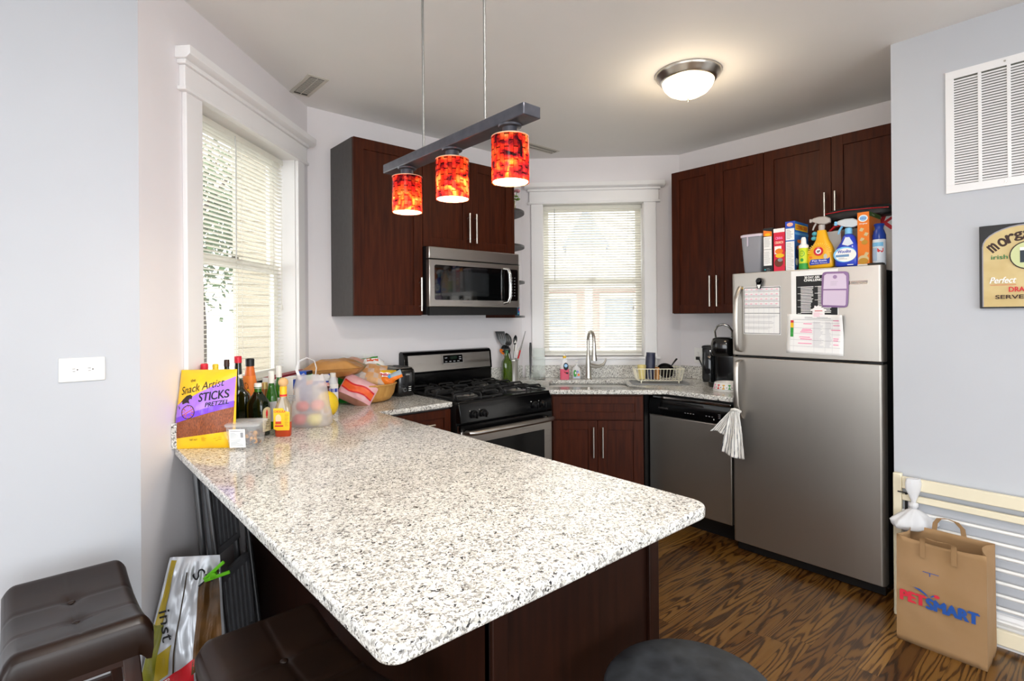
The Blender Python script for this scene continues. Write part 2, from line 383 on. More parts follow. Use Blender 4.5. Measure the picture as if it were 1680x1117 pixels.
wall('wall_back',(0,-3.6),180,-3.079,2.6,.15,PL,[(-2.2,1.7,.35,2.35)])
wall('wall_left',(-2.6,0),90,-3.6,2.337,.15,PL,[(-2.6,1.2,.35,2.35)])
# baseboard with a stepped profile along the right partition
def baseb(name,pts_fn,length,loc,rz):
    prof=[(0,0),(.022,0),(.022,.012),(.014,.03),(.014,.09),(.020,.10),(.020,.108),(.010,.118),(.008,.135),(0,.14)]
    mb=MB(); mb.loft([[(a,-d,z) for d,z in prof] for a in (0,length)])
    return struct(mb.build(name,WT,None,loc,(0,0,rz),smooth=0))
baseb('baseboard_right',None,4.3587,(3.079,.7588,0),-90)
baseb('baseboard_left',None,2.865,(-2.6,2.337,0),0)
baseb('baseboard_window',None,1.36,(.265,2.337,0),45)
# ---------------------------------------------------------------- windows
def window(n,base,rz,a,b,co0,co1,cr0,cr1,hd0,hd1,label,meet=1.70):
    w=bpy.data.objects.new('window_%d'%n,None); COL.objects.link(w); w.location=(base[0],base[1],0); w.rotation_euler=(0,0,R(rz)); w['kind']='structure'
    z0,z1=WZ0,WZ1; sz=1.085
    c=MB()
    c.box((co0,-.02,1.013),(a,0,z1)).box((b,-.02,1.013),(co1,0,z1))
    c.box((co0,-.018,1.013),(co1,0,sz-.02))
    c.build('casing',WT,w,bevel=.003)
    h=MB().box((hd0,-.026,z1+.008),(hd1,0,2.43)); h.box((hd0-.012,-.036,z1-.008),(hd1+.012,0,z1+.008)); h.box((hd0-.014,-.038,2.43),(hd1+.014,0,2.448))
    h.build('header_board',WT,w,bevel=.003)
    MB().loft([[(cr0,0,2.448),(cr0,-.046,2.448),(cr0,-.064,2.462),(cr0,-.064,2.495),(cr0,0,2.495)],[(cr1,0,2.448),(cr1,-.046,2.448),(cr1,-.064,2.462),(cr1,-.064,2.495),(cr1,0,2.495)]]).build('crown',WT,w,bevel=.002)
    MB().box((co0-.02,-.045,sz-.02),(co1+.02,.075,sz)).build('sill',WT,w,bevel=.004)
    r=MB().box((a-.002,0,sz),(a+.004,.145,z1)).box((b-.004,0,sz),(b+.002,.145,z1)).box((a,0,z1-.004),(b,.145,z1-.0005)).build('jamb_liner',WT,w)
    f=MB()
    def sash(y,za,zb,t=.045,d=.022):
        f.box((a+.004,y,za),(a+.004+t,y+d,zb)).box((b-.004-t,y,za),(b-.004,y+d,zb)).box((a+.004+t,y,za),(b-.004-t,y+d,za+t)).box((a+.004+t,y,zb-t),(b-.004-t,y+d,zb))
    sash(.104,sz,meet+.02); sash(.126,meet-.02,z1-.004)
    f.build('sash',mat('sash_cream','#efede6',.45),w,bevel=.002)
    MB().box((a+.04,.113,sz+.04),(b-.04,.116,meet)).box((a+.04,.135,meet),(b-.04,.138,z1-.04)).build('pane',PANE,w)
    MB().box(((a+b)/2-.03,.102,meet+.02),((a+b)/2+.03,.12,meet+.032)).cyl(((a+b)/2,.108,meet+.03),((a+b)/2+.03,.102,meet+.036),.006).build('sash_lock',NIC,w)
    return w
window(1,B_WW,45,2.172,3.035,2.07,3.118,2.03,3.185,2.054,3.135,'')
window(2,B_SW,-45,-.052,.763,-.146,.860,-.197,.927,-.160,.880,'')
def blind(label,base,rz,a,b,ztop,zbot,tilt,wandx,cordx,group='white mini blinds in the kitchen windows'):
    t=thing('venetian_blind',label,'blind',(base[0],base[1],0),rz,group)
    y=.080
    MB().box((a+.006,y-.014,ztop-.03),(b-.006,y+.014,ztop)).build('headrail',BLIND,t,bevel=.003)
    MB().box((a+.010,y-.011,zbot),(b-.010,y+.011,zbot+.014)).build('bottom_rail',BLIND,t,bevel=.003)
    mb=MB(); n=int((ztop-.045-zbot-.02)/.0212); 
    for i in range(n):
        z=ztop-.045-i*.0212; w=.0125; c,s_=cos(R(tilt)),sin(R(tilt))
        rows=[]
        for k in (-1,-.4,.4,1):
            u=k*w; bow=.0016*(1-k*k)
            rows.append((y+u*c-bow*s_*0, z-u*s_+bow))
        top=[(p[0],p[1]) for p in rows]; bot=[(p[0],p[1]-.0005) for p in rows][::-1]
        pr=top+bot
        mb.loft([[(xx,p[0],p[1]) for p in pr] for xx in (a+.010,b-.010)])
    mb.build('slats',BLIND,t,smooth=30)
    st=mat('blind_cord','#e4e2da',.7)
    c=MB()
    for q in (.14,.5,.86):
        x=a+(b-a)*q
        for yy in (y-.013,y+.013): c.box((x-.0008,yy-.0008,zbot+.01),(x+.0008,yy+.0008,ztop-.03))
    c.build('ladder_cords',st,t)
    MB().tube([(a+(b-a)*wandx,y-.022,ztop-.02),(a+(b-a)*wandx,y-.026,ztop-.1),(a+(b-a)*wandx,y-.024,ztop-.62)],.0035,seg=6).build('tilt_wand',mat('clear_wand','#cfd0cc',.2),t)
    x=a+(b-a)*cordx
    c=MB().tube([(x,y-.02,ztop-.02),(x,y-.026,ztop-.5),(x+.003,y-.025,ztop-.83)],.0012,seg=5).tube([(x+.012,y-.02,ztop-.02),(x+.010,y-.026,ztop-.5),(x+.008,y-.025,ztop-.83)],.0012,seg=5)
    c.lathe([(.002,.03),(.006,.022),(.007,0),(.004,-.004)],c=(x+.005,y-.025,ztop-.86),seg=10)
    c.build('pull_cord',st,t)
blind('white mini blind half open in the left window beside the peninsula counter',B_WW,45,2.172,3.035,2.325,1.088,9,.42,.93)
blind('white mini blind lowered in the window above the sink',B_SW,-45,-.052,.763,2.325,1.108,24,.12,.90)
# ---------------------------------------------------------------- outdoors
GRD=noisy('outdoor_concrete','#c9c8c4','#bdbcb8',.8,2)
tag(MB().box((-30,-30,-.9),(40,50,-.8)).build('ground',GRD,smooth=0),'pale bright paved yard outside the windows','ground',kind='structure')
def siding_house():
    t=thing('house','beige sided neighbouring house seen through the left window blind','house',(2.07,8.3,-.8),-13)
    sid=noisy('beige_siding','#968c78','#8c836f',.7,2)
    mb=MB()
    for k in range(40): 
        mb.loft([[(xx,-.012 if 1 else 0,k*.15),(xx,0,k*.15+.15),(xx,.3,k*.15+.15),(xx,.3,k*.15)] for xx in (0,3.4)])
    mb.box((0,.3,0),(3.4,3,6)).build('wall',sid,t,smooth=0)
    for i,(x,z,w,h) in enumerate([(.55,3.1,.8,1.5),(2.0,3.1,.8,1.5),(.55,.6,.8,1.5),(2.0,.6,.8,1.5)]):
        f=MB().box((x-.08,-.05,z-.08),(x+w+.08,.02,z+h+.08)).build('window_frame',WT,t)
        MB().box((x,-.06,z),(x+w,-.052,z+h/2-.03)).box((x,-.06,z+h/2+.03),(x+w,-.052,z+h)).build('pane',DKG,f)
    MB().prism([(-.2,6),(1.7,7.3),(3.6,6)],-.3,3.2,axis='y').build('roof',mat('shingle_grey','#6f6f73',.8),t,smooth=0)
siding_house()
def brick_house():
    # stands across the yard, facing the sink window
    t=thing('house','pale brick neighbouring house with a blue grey gable seen through the sink window blind','house',(10.9,9.6,-.8),-48)
    br=noisy('pale_brick','#e3c6be','#d9b8ae',.8,14)
    MB().box((-5,0,0),(5,5,3.1)).build('wall',br,t,smooth=0)
    MB().box((-5,-.1,3.1),(5,5,3.5)).build('frieze',WT,t,smooth=0)
    rf=mat('roof_blue_grey','#8d97ad',.8)
    MB().prism([(-.6,3.5),(2.6,5.2),(5.4,3.5)],-5.3,5.3,axis='x').build('roof',mat('shingle_pale','#dcdde2',.8),t,smooth=0)
    MB().prism([(-.55,4.0),(.05,5.0),(.65,4.0)],-.6,2.5,axis='y').build('gable',rf,t,smooth=0)
    MB().box((-.45,-.5,3.4),(.55,2,4.0)).build('dormer_wall',WT,t)
    for x in (-2.1,-.7,.9,2.3):
        f=MB().box((x-.5,-.08,.9),(x+.5,.02,2.8)).build('window_frame',WT,t)
        MB().box((x-.36,-.1,1.05),(x+.36,-.085,1.8)).box((x-.36,-.1,1.9),(x+.36,-.085,2.65)).build('pane',mat('pale_window','#aab5c3',.1),f)
    for x in (-2.9,.1,3.1): MB().box((x-.09,-1.3,0),(x+.09,-1.12,2.9)).build('porch_post',WT,t)
    MB().box((-3.2,-1.4,2.9),(3.4,0,3.05)).build('porch_roof',WT,t)
brick_house()
def tree(loc,h,r,label,seed):
    rnd=random.Random(seed)
    t=thing('tree',label,'tree',loc)
    tk=MB().tube([(0,0,0),(.05,0,h*.3),(0,.06,h*.6)],[.16,.12,.06],seg=8)
    for k in range(7):
        a=rnd.random()*6.28; z=h*(.3+.07*k); tk.tube([(0,0,z),(cos(a)*r*.4,sin(a)*r*.4,z+h*.15),(cos(a)*r*.8,sin(a)*r*.8,z+h*.25)],[.06,.04,.015],seg=5)
    tk.build('trunk',mat('bark','#3b3128',.9),t)
    lf=MB()
    for k in range(1500):
        a=rnd.random()*6.28; q=rnd.random()**.5; zz=rnd.gauss(0,.28); rr=r*q*math.sqrt(max(.05,1-min(1,abs(zz))**2))
        p=Vector((rr*cos(a),rr*sin(a),h*.68+zz*h*.45)); d=Vector((rnd.gauss(0,1),rnd.gauss(0,1),rnd.gauss(0,1))).normalized()*.12; e=d.orthogonal().normalized()*.07
        lf.add([tuple(p-d),tuple(p+e),tuple(p+d),tuple(p-e)],[(0,1,2,3)])
    lf.build('foliage',mat('leaf_green','#3f5a30',.7),t,smooth=0)
tree((2.95,15.2,-.8),6.6,1.6,'leafy green tree left of the beige house outside the left window',3)
tree((3.9,21,-.8),9,2.2,'taller green tree farthest behind the left window, beyond the nearer tree',5)
# ---------------------------------------------------------------- light
wd=bpy.data.worlds.new('sky'); SC.world=wd; wd.use_nodes=True
bg=wd.node_tree.nodes['Background']; bg.inputs[0].default_value=(.93,.97,1,1); bg.inputs[1].default_value=WORLD
def area(name,loc,rot,sx,sy,e,col=(1,1,1)):
    l=bpy.data.lights.new(name,'AREA'); l.shape='RECTANGLE'; l.size=sx; l.size_y=sy; l.energy=e; l.color=col
    o=bpy.data.objects.new(name,l); COL.objects.link(o); o.location=loc; o.rotation_euler=[R(a) for a in rot]; return o
area('fill_back_opening',(.25,-3.66,1.35),(90,0,0),3.8,1.95,E1,(.90,.95,1))  # added fill panel in an invented opening behind the camera
area('fill_left_opening',(-2.66,-.7,1.35),(90,0,-90),3.7,1.95,E2,(.90,.95,1))  # second added fill panel, in an invented opening on the unseen left
pk=area('daylight_kitchen_window',(B_SW[0]+.356*S2+.16*S2,B_SW[1]-.356*S2+.16*S2,1.71),(90,0,135),.80,1.22,1); pk.data.cycles.is_portal=True
pk=area('daylight_side_window',(B_WW[0]+2.6*S2-.16*S2,B_WW[1]+2.6*S2+.16*S2,1.71),(90,0,225),.84,1.22,1); pk.data.cycles.is_portal=True
def fill_lamp(x,y,e,label):  # invented fixture, kept out of view to brighten kitchen and counter
    t=thing('ceiling_light',label,'lamp',(x,y,H),0)
    MB().lathe([(.18,-.0005),(.18,-.02),(.17,-.03),(.16,-.03),(.001,-.03)],seg=36).build('rim',NIC,t)
    MB().lathe([(.16,-.031),(.14,-.05),(.001,-.055)],seg=36).build('diffuser',mat('fill_diffuser','#fff8ee',.4,emit='#fff3e2',es=6),t)
    l=bpy.data.lights.new('fill_lamp_light','AREA'); l.shape='DISK'; l.size=.34; l.energy=e; l.color=(1,.98,.95)
    o=bpy.data.objects.new('fill_lamp_light',l); COL.objects.link(o); o.location=(x,y,H-.065)
fill_lamp(.75,.33,E3,'added flush fill lamp nearest the peninsula, outside the picture')
fill_lamp(-1.2,-.6,E3*.4,'added flush fill lamp over the left side, outside the picture')
sn=bpy.data.lights.new('sun','SUN'); sn.energy=2.2; sn.angle=R(2); sn.color=(1,.95,.88); so=bpy.data.objects.new('sun',sn); COL.objects.link(so); so.rotation_euler=(R(48),0,R(-60))
# ---------------------------------------------------------------- cabinets
def pull(parent,x,y,z0,z1,horiz=False):
    """slim bar pull standing off a door whose face is at y"""
    mb=MB()
    if horiz: mb.cyl((z0,y-.03,x),(z1,y-.03,x),.0062).cyl((z0+.03,y,x),(z0+.03,y-.03,x),.004,seg=8).cyl((z1-.03,y,x),(z1-.03,y-.03,x),.004,seg=8)
    else: mb.cyl((x,y-.03,z0),(x,y-.03,z1),.0062).cyl((x,y,z0+.03),(x,y-.03,z0+.03),.004,seg=8).cyl((x,y,z1-.03),(x,y-.03,z1-.03),.004,seg=8)
    return mb.build('handle',NIC,parent,label='slim brushed metal bar handle')
def shaker(name,parent,x0,x1,z0,z1,y,st=.062,m=None,gap=.0016):
    x0+=gap;x1-=gap;z0+=gap;z1-=gap; m=m or WD
    mb=MB().box((x0,y,z0),(x0+st,y+.02,z1)).box((x1-st,y,z0),(x1,y+.02,z1)).box((x0+st,y,z0),(x1-st,y+.02,z0+st)).box((x0+st,y,z1-st),(x1-st,y+.02,z1))
    mb.box((x0+st-.004,y+.009,z0+st-.004),(x1-st+.004,y+.018,z1-st+.004))
    return mb.build(name,m,parent,bevel=.0012)
def carcass(parent,x0,x1,z0,z1,y0,y1=-.002,m=None):
    return MB().box((x0,y0,z0),(x1,y1,z1)).build('body',m or WDS,parent,bevel=.001)
DP=-.33; UB=1.425; UT=2.4728
t=thing('wall_cabinet','dark cherry single-door wall cabinet left of the microwave','cabinet',(0,3.299,0),0,'dark cherry wall cabinets')
carcass(t,1.3698,1.8335,UB,UT,DP+.02); d=shaker('door',t,1.3698,1.8335,UB+.002,UT,DP); pull(d,1.806,DP,1.455,1.665)
t=thing('wall_cabinet','dark cherry two-door wall cabinet directly above the microwave','cabinet',(0,3.299,0),0,'dark cherry wall cabinets')
carcass(t,1.8350,2.5960,1.868,UT,DP+.02)
for a,b,h in ((1.835,2.2155,2.187),(2.2155,2.596,2.244)):
    d=shaker('door',t,a,b,1.868,UT,DP); pull(d,h,DP,1.915,2.115)
t=thing('corner_shelf_unit','open end shelf unit with rounded shelves right of the microwave','shelf',(0,3.299,0),0)
MB().box((2.5975,DP,1.405),(2.613,-.002,UT)).build('side_panel',WD,t,bevel=.001)
for z in (1.405,1.665,1.935,2.195,UT-.018):
    pts=[(2.613,-.003)]+[(2.613+.262*cos(R(a)),-.003-.325*sin(R(a))) for a in range(0,91,6)]
    MB().prism(pts,z,z+.016).build('shelf',WDS if z<2.4 else WD,t,bevel=.001,label='dark quarter round shelf')
t=thing('wall_cabinet','dark cherry two-door wall cabinet right of the sink window','cabinet',(3.88,0,0),-90,'dark cherry wall cabinets')
carcass(t,-2.2599,-1.5769,UB,UT,DP+.02)
for a,b,h in ((-2.2599,-1.918,-1.944),(-1.918,-1.577,-1.892)):
    d=shaker('door',t,a,b,UB+.002,UT,DP); pull(d,h,DP,1.475,1.69)
t=thing('wall_cabinet','short dark cherry two-door wall cabinet above the refrigerator','cabinet',(3.88,0,0),-90,'dark cherry wall cabinets')
carcass(t,-1.5755,-.78,1.86,UT,DP+.02)
for a,b,h in ((-1.5755,-1.1775,-1.206),(-1.1775,-.78,-1.15)):
    d=shaker('door',t,a,b,1.86,UT,DP); pull(d,h,DP,1.93,2.14)
# base cabinets
t=thing('base_cabinet','dark cherry drawer base cabinet left of the stove','cabinet',(0,3.299,0),0,'dark cherry base cabinets')
MB().box((1.36,-.615,.1),(1.831,-.004,.882)).box((1.36,-.55,0),(1.831,-.004,.1)).build('body',WDS,t)
d=shaker('drawer',t,1.40,1.829,.72,.872,-.637,.045); pull(d,.796,-.637,1.54,1.70,True)
d=shaker('door',t,1.40,1.829,.105,.714,-.637); pull(d,1.43,-.637,.5,.68)
t=thing('sink_cabinet','dark cherry sink base cabinet with false drawer over two doors','cabinet',(B_SW[0],B_SW[1],0),-45,'dark cherry base cabinets')
FY=-.738
MB().box((.008,FY+.02,.1),(.628,-.25,.67)).box((.008,FY+.02,.67),(.628,FY+.07,.882)).box((.008,FY+.08,0),(.628,-.25,.1)).build('body',WD,t)
d=shaker('drawer_front',t,.016,.622,.712,.872,FY,.05)
for a,b,h in ((.016,.319,.288),(.319,.622,.350)):
    d=shaker('door',t,a,b,.105,.706,FY); pull(d,h,FY,.46,.665)
# filler beside the dishwasher
t=thing('peninsula_cabinet','dark cherry peninsula base under the granite counter','cabinet',(0,0,0),0)
MB().box((.74,.93,.1),(1.308,2.62,.882)).build('body',WD,t,bevel=.002)
MB().box((.76,.95,0),(1.25,2.62,.1)).build('toe_kick',BLKM,t)
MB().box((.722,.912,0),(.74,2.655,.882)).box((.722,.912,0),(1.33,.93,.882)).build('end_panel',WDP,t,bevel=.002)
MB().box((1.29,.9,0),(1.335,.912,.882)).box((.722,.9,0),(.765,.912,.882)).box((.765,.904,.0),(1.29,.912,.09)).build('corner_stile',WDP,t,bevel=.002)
for a,b in ((-2.6,-2.07),(-2.07,-1.5),(-1.5,-.93)):
    # doors on the kitchen side
    x0,x1=-b,-a
    mb=MB().box((1.308,x0+.002,.105),(1.328,x0+.06,.872)).box((1.308,x1-.06,.105),(1.328,x1-.002,.872)).box((1.308,x0+.06,.105),(1.328,x1-.06,.165)).box((1.308,x0+.06,.812),(1.328,x1-.06,.872)).box((1.308,x0+.055,.16),(1.318,x1-.055,.818))
    mb.build('door',WD,t,bevel=.001)
# ---------------------------------------------------------------- worktops
def rcorner(p,prev,nxt,r,n=6):
    p=Vector(p);a=(Vector(prev)-p).normalized();b=(Vector(nxt)-p).normalized()
    ang=a.angle(b); d=r/math.tan(ang/2); c=p+(a+b).normalized()*(r/sin(ang/2))
    s=p+a*d-c; e=p+b*d-c; a0=math.atan2(s.y,s.x); a1=math.atan2(e.y,e.x); da=(a1-a0+PI)%(2*PI)-PI
    return [(c.x+r*cos(a0+da*i/n),c.y+r*sin(a0+da*i/n)) for i in range(n+1)]
P0=[(.3896,.7401),(1.354,.7401),(1.354,2.6449),(1.8315,2.6449),(1.8315,3.296),(1.226,3.296),(.3896,2.459)]
pts=rcorner(P0[0],P0[-1],P0[1],.035)+rcorner(P0[1],P0[0],P0[2],.06)+[P0[2]]+rcorner(P0[3],P0[2],P0[4],.008,3)+P0[4:]
t=thing('peninsula_countertop','speckled white granite peninsula countertop with bottles and snacks on it','countertop',(0,0,0),0)
MB().prism(pts,.884,.914).build('slab',GR,t,bevel=.0065,seg=3)
bs=MB(); bs.box((1.995,-.022,.9145),(3.196,-.001,1.013)); o=bs.build('backsplash',GR,t,bevel=.002); o.rotation_euler=(0,0,R(45)); o.location=(B_WW[0],B_WW[1],0)
MB().box((1.24,3.276,.9145),(1.832,3.297,1.013)).build('backsplash',GR,t,bevel=.002)
K=5.213
P1=[(2.5995,K-2.5995),(3.158,K-3.158),(3.158,1.6),(3.877,1.6),(3.877,2.394),(2.975,3.296),(2.5995,3.296)]
t=thing('sink_countertop','speckled granite countertop around the sink and coffee maker','countertop',(0,0,0),0)
# polygon with a rectangular sink hole, cut with a boolean
slab=MB().prism(P1,.884,.914).build('slab',GR,t,bevel=.005,seg=2)
hole=MB(); hole.sq([(.29,.20,.85),(.29,.20,.95)],e=8,seg=40); 
SKC=(.283,-.40) # sink centre in the sink wall frame
hc=Matrix.Translation((B_SW[0],B_SW[1],0))@Matrix.Rotation(R(-45),4,'Z')@Vector((SKC[0],SKC[1],0))
ho=hole.build('hole',GR,None,(hc.x,hc.y,0),(0,0,-45))
bm_=slab.modifiers.new('cut','BOOLEAN'); bm_.operation='DIFFERENCE'; bm_.object=ho; bm_.solver='EXACT'
bpy.context.view_layer.update()
dg=bpy.context.evaluated_depsgraph_get(); me=bpy.data.meshes.new_from_object(slab.evaluated_get(dg)); slab.modifiers.clear(); slab.data=me; bpy.data.objects.remove(ho)
o=MB().box((-.2,-.022,.9145),(1.03,-.001,1.013)).build('backsplash',GR,t,bevel=.002); o.rotation_euler=(0,0,R(-45)); o.location=(B_SW[0],B_SW[1],0)
MB().box((3.857,1.6,.9145),(3.878,2.385,1.013)).build('backsplash',GR,t,bevel=.002)
MB().box((2.602,3.276,.9145),(2.96,3.297,1.013)).build('backsplash',GR,t,bevel=.002)
# sink basin
t=thing('sink','undermount stainless steel kitchen sink below the window','sink',(hc.x,hc.y,0),-45)
b=MB(); b.sq([(.31,.22,.8815),(.285,.195,.8815),(.28,.19,.87),(.27,.18,.72),(.20,.12,.705),(.02,.02,.703)],e=7,seg=40)
b.build('basin',steel('sink_steel','#cfcfcd',.22),t,cap=None) if False else b.build('basin',mat('sink_steel','#e2e2e0',.38,.55),t,solid=.0012)
MB().lathe([(.045,.708),(.045,.711),(.03,.709),(.001,.709)],seg=20).build('drain',CHR,t)
# faucet
fx=Matrix.Translation((B_SW[0],B_SW[1],0))@Matrix.Rotation(R(-45),4,'Z')@Vector((.3,-.155,.914))
t=thing('faucet','tall brushed nickel gooseneck faucet behind the sink','faucet',(fx.x,fx.y,.914),-31)
b=MB().lathe([(.031,0),(.031,.006),(.025,.012),(.022,.05),(.0205,.12),(.0165,.17),(.013,.2)],seg=24)
b.build('body',NIC,t)
path=[(0,0,.2)]+[(0,0,.2+.11*k/4) for k in range(1,5)]+[(.0,-.07+.07*cos(R(a)),.31+.07*sin(R(a))) for a in range(15,166,15)]+[(0,-.142,.29)]
MB().tube(path,[.013]*5+[.0125]*(len(path)-5),seg=14).build('spout',NIC,t)
MB().lathe([(.0135,.0),(.015,-.03),(.0175,-.09),(.023,-.125),(.024,-.135),(.02,-.137),(.001,-.137)],c=(0,-.142,.295),seg=20).build('spray_head',NIC,t)
MB().tube([(.01,0,.115),(.05,0,.105),(.09,0,.102),(.125,0,.118),(.145,0,.15),(.147,0,.165)],[.019,.0165,.014,.010,.006,.004],seg=12).build('lever',NIC,t)
# ---------------------------------------------------------------- stove
t=thing('gas_stove','black and stainless gas stove with four burners and cast iron grates','stove',(1.8345,3.299,0),0)
W=.762; x0,x1=.0035,.7585
MB().box((x0,-.675,.02),(x1,-.03,.893)).build('body',BLKM,t)
ct=MB().box((x0,-.7,.893),(x1,-.04,.916)); ct.build('cooktop',BLK,t,bevel=.006,seg=3)
MB().loft([[(xx,-.675,.895),(xx,-.703,.905),(xx,-.715,.86),(xx,-.722,.79),(xx,-.675,.785)] for xx in (x0,x1)]).build('control_panel',BLK,t,bevel=.004)
for i,x in enumerate((.105,.175,.60,.67)):
    k=MB().cyl((x,-.716,.838),(x,-.728,.836),.023,BLKM).cyl((x,-.728,.836),(x,-.748,.833),.019,BLKM,r2=.016)
    k.box((x-.004,-.756,.815),(x+.004,-.738,.852),BLK).cyl((x-.03,-.717,.858),(x-.03,-.7195,.858),.005,CHR,seg=8)
    k.build('knob',None,t,bevel=.001)
dr=MB().box((x0+.002,-.722,.22),(x1-.002,-.68,.775)).build('door',SSH,t,bevel=.006)
MB().box((x0+.075,-.7245,.30),(x1-.075,-.7215,.665)).build('glass',BLK,dr,bevel=.002)
MB().box((x0+.002,-.7225,.742),(x1-.002,-.70,.779)).build('top_band',BLK,dr)
hb=MB().tube([(x0+.035,-.73,.735),(x0+.04,-.765,.738),(x0+.07,-.778,.738),(x1/2,-.784,.738),(x1-.07,-.778,.738),(x1-.04,-.765,.738),(x1-.035,-.73,.735)],.0145,seg=14)
hb.build('handle',SSH,dr,label='curved brushed steel bar handle')
MB().box((x0+.002,-.715,.03),(x1-.002,-.68,.21)).build('drawer',SSH,t,bevel=.006)
bk=MB().box((x0,-.075,.9),(x1,-.003,1.03)); bk.loft([[(xx,-.065,1.02),(xx,-.085,1.03),(xx,-.07,1.158),(xx,-.055,1.175),(xx,-.02,1.18),(xx,-.003,1.17),(xx,-.003,1.02)] for xx in (x0,x1)])
bk.build('backguard',BLK,t,bevel=.006,seg=3)
def slope(a,b,h): # sheet on the sloping backguard face
    k=(b-1.03)/.128; return (a,-.0862+.015*k-h,b)
a=Art(slope); a.rect(x0+.03,1.040,x1-.02,1.152,SSH)
a.h=.004; a.rect(.31,1.082,.49,1.146,mat('bezel','#cfcfcd',.3,1)); a.rect(.315,1.087,.483,1.141,BLK)
a.rect(.375,1.112,.435,1.132,mat('lcd','#15251c',.2)); 
for i in range(4): a.rect(.33+.035*i,1.094,.348+.035*i,1.100,GREYINK)
for q in ((.328,1.12),(.45,1.122),(.45,1.108)): a.rect(q[0],q[1],q[0]+.02,q[1]+.006,GREYINK)
a.text('FRIGIDAIRE',.40,1.068,.006,GREYINK,.06); a.build('control_display',t)
for (bx,by,r) in ((.19,-.53,.05),(.19,-.22,.038),(.57,-.53,.05),(.57,-.22,.038)):
    MB().lathe([(r+.02,.9165),(r+.015,.921),(r,.922),(r-.005,.93),(r-.012,.934),(.001,.935)],c=(bx,by,0),seg=24).build('burner',mat('burner_cap','#8b8b8a',.35,1),t)
def grate(cx):
    g=MB(); z=.952; hw=.168
    for y0_,y1_ in ((-.685,-.385),(-.365,-.085)):
        ym=(y0_+y1_)/2
        for sx in (-1,1):
            for yy in (y0_+.055,y1_-.055):
                g.tube([(cx+sx*hw,yy,.917),(cx+sx*hw,yy,z-.01),(cx+sx*(hw-.015),yy,z),(cx+sx*.055,yy,z),(cx+sx*.045,yy,z-.008)],.0065,seg=6)
        for sy in (-1,1):
            yy=ym+sy*.14
            g.tube([(cx,yy,.917),(cx,yy,z-.01),(cx,yy-sy*.015,z),(cx,ym+sy*.04,z),(cx,ym+sy*.03,z-.01)],.0065,seg=6)
        g.tube([(cx-hw,y0_+.01,.925),(cx+hw,y0_+.01,.925),(cx+hw,y1_-.01,.925),(cx-hw,y1_-.01,.925)],.006,seg=6,closed=True)
        for sx in (-1,1): g.tube([(cx+sx*hw,y0_+.01,.925),(cx+sx*(hw-.05),ym,z-.004),(cx+sx*.05,ym,z)],.0065,seg=6)
    g.build('grate',IRON,t)
grate(.19); grate(.57)
# ---------------------------------------------------------------- microwave
t=thing('microwave','stainless over-the-range microwave with dark glass door','microwave',(1.8345,3.299,1.43),0)
MB().box((.003,-.36,0),(.759,-.003,.432)).build('body',BLKM,t)
MB().box((.012,-.385,-.004),(.75,-.36,.05)).build('bottom_vent',BLKM,t)
MB().box((.002,-.398,.355),(.76,-.36,.432)).build('top_grille',SSH,t,bevel=.005)
dr=MB().box((.002,-.4,.05),(.760,-.36,.352)).build('door',SSH,t,bevel=.005)
w=MB(); 
def rr(x0_,x1_,z0_,z1_,r=.012):
    o_=[]
    for cx,cz,a0 in ((x1_-r,z1_-r,0),(x0_+r,z1_-r,90),(x0_+r,z0_+r,180),(x1_-r,z0_+r,270)):
        o_+=[(cx+r*cos(R(a0+k*22.5)),cz+r*sin(R(a0+k*22.5))) for k in range(5)]
    return o_
w.prism(rr(.04,.742,.095,.318),-.4025,-.3995,DKG,'y').build('glass',None,dr)
a=Art(lambda x,z,h:(x,-.4027-h,z))
a.h=.001; a.poly(rr(.085,.475,.122,.282,.01),mat('microwave_window','#1d2022',.12,coat=.5))
for i in range(3):
    for j in range(7): a.rect(.655+.024*i,.13+.021*j,.664+.024*i,.134+.021*j,GREYINK)
a.h=-.002; a.text('FRIGIDAIRE',.30,.078,.007,GREYINK,.075); a.build('keypad_marks',dr)
MB().tube([(.612,-.402,.080),(.628,-.432,.086),(.634,-.442,.12),(.635,-.445,.2),(.634,-.442,.28),(.628,-.432,.314),(.612,-.402,.32)],.0115,seg=12,flat=1).build('handle',CHR,dr,label='curved chrome handle')
MB().box((.0,-.401,.352),(.762,-.36,.355)).build('seam',BLKM,t)
# ---------------------------------------------------------------- dishwasher
t=thing('dishwasher','stainless dishwasher with black control panel left of the refrigerator','dishwasher',(3.88,0,0),-90)
a0,a1=-2.212,-1.612
MB().box((a0,-.66,.1),(a1,-.02,.87)).build('body',BLKM,t)
MB().box((a0,-.60,0),(a1,-.56,.1)).build('kick_plate',BLKM,t)
dr=MB().box((a0+.004,-.705,.125),(a1-.004,-.66,.735)).build('door',SS,t,bevel=.006)
cp=MB().loft([[(xx,-.708,.738),(xx,-.712,.80),(xx,-.700,.848),(xx,-.66,.85),(xx,-.66,.738)] for xx in (a0+.004,a1-.004)]).build('control_panel',BLK,t,bevel=.003)
MB().box((a0+.03,-.703,.851),(a1-.01,-.67,.866)).build('top_trim',CHR,t,bevel=.002)
MB().sq([(.10,.006,0),(.10,.012,.003),(.085,.006,.012)],e=3,c=(-1.9,-.710,.826)).build('latch',BLKM,t)
a=Art(lambda x,z,h:(x,-.7105-h,z)); a.h=.001
a.text('FRIGIDAIRE',a0+.12,.789,.010,mat('silver_print','#c9c9c9',.3,1),.075)
for i in range(4): a.rect(a0+.28+.02*i,.775,a0+.29+.02*i,.779,GREYINK)
for i in range(3): a.rect(a0+.43+.02*i,.775,a0+.44+.02*i,.779,GREYINK)
for i in range(3): a.rect(a0+.515,.772+.011*i,a0+.53,.775+.011*i,GREYINK)
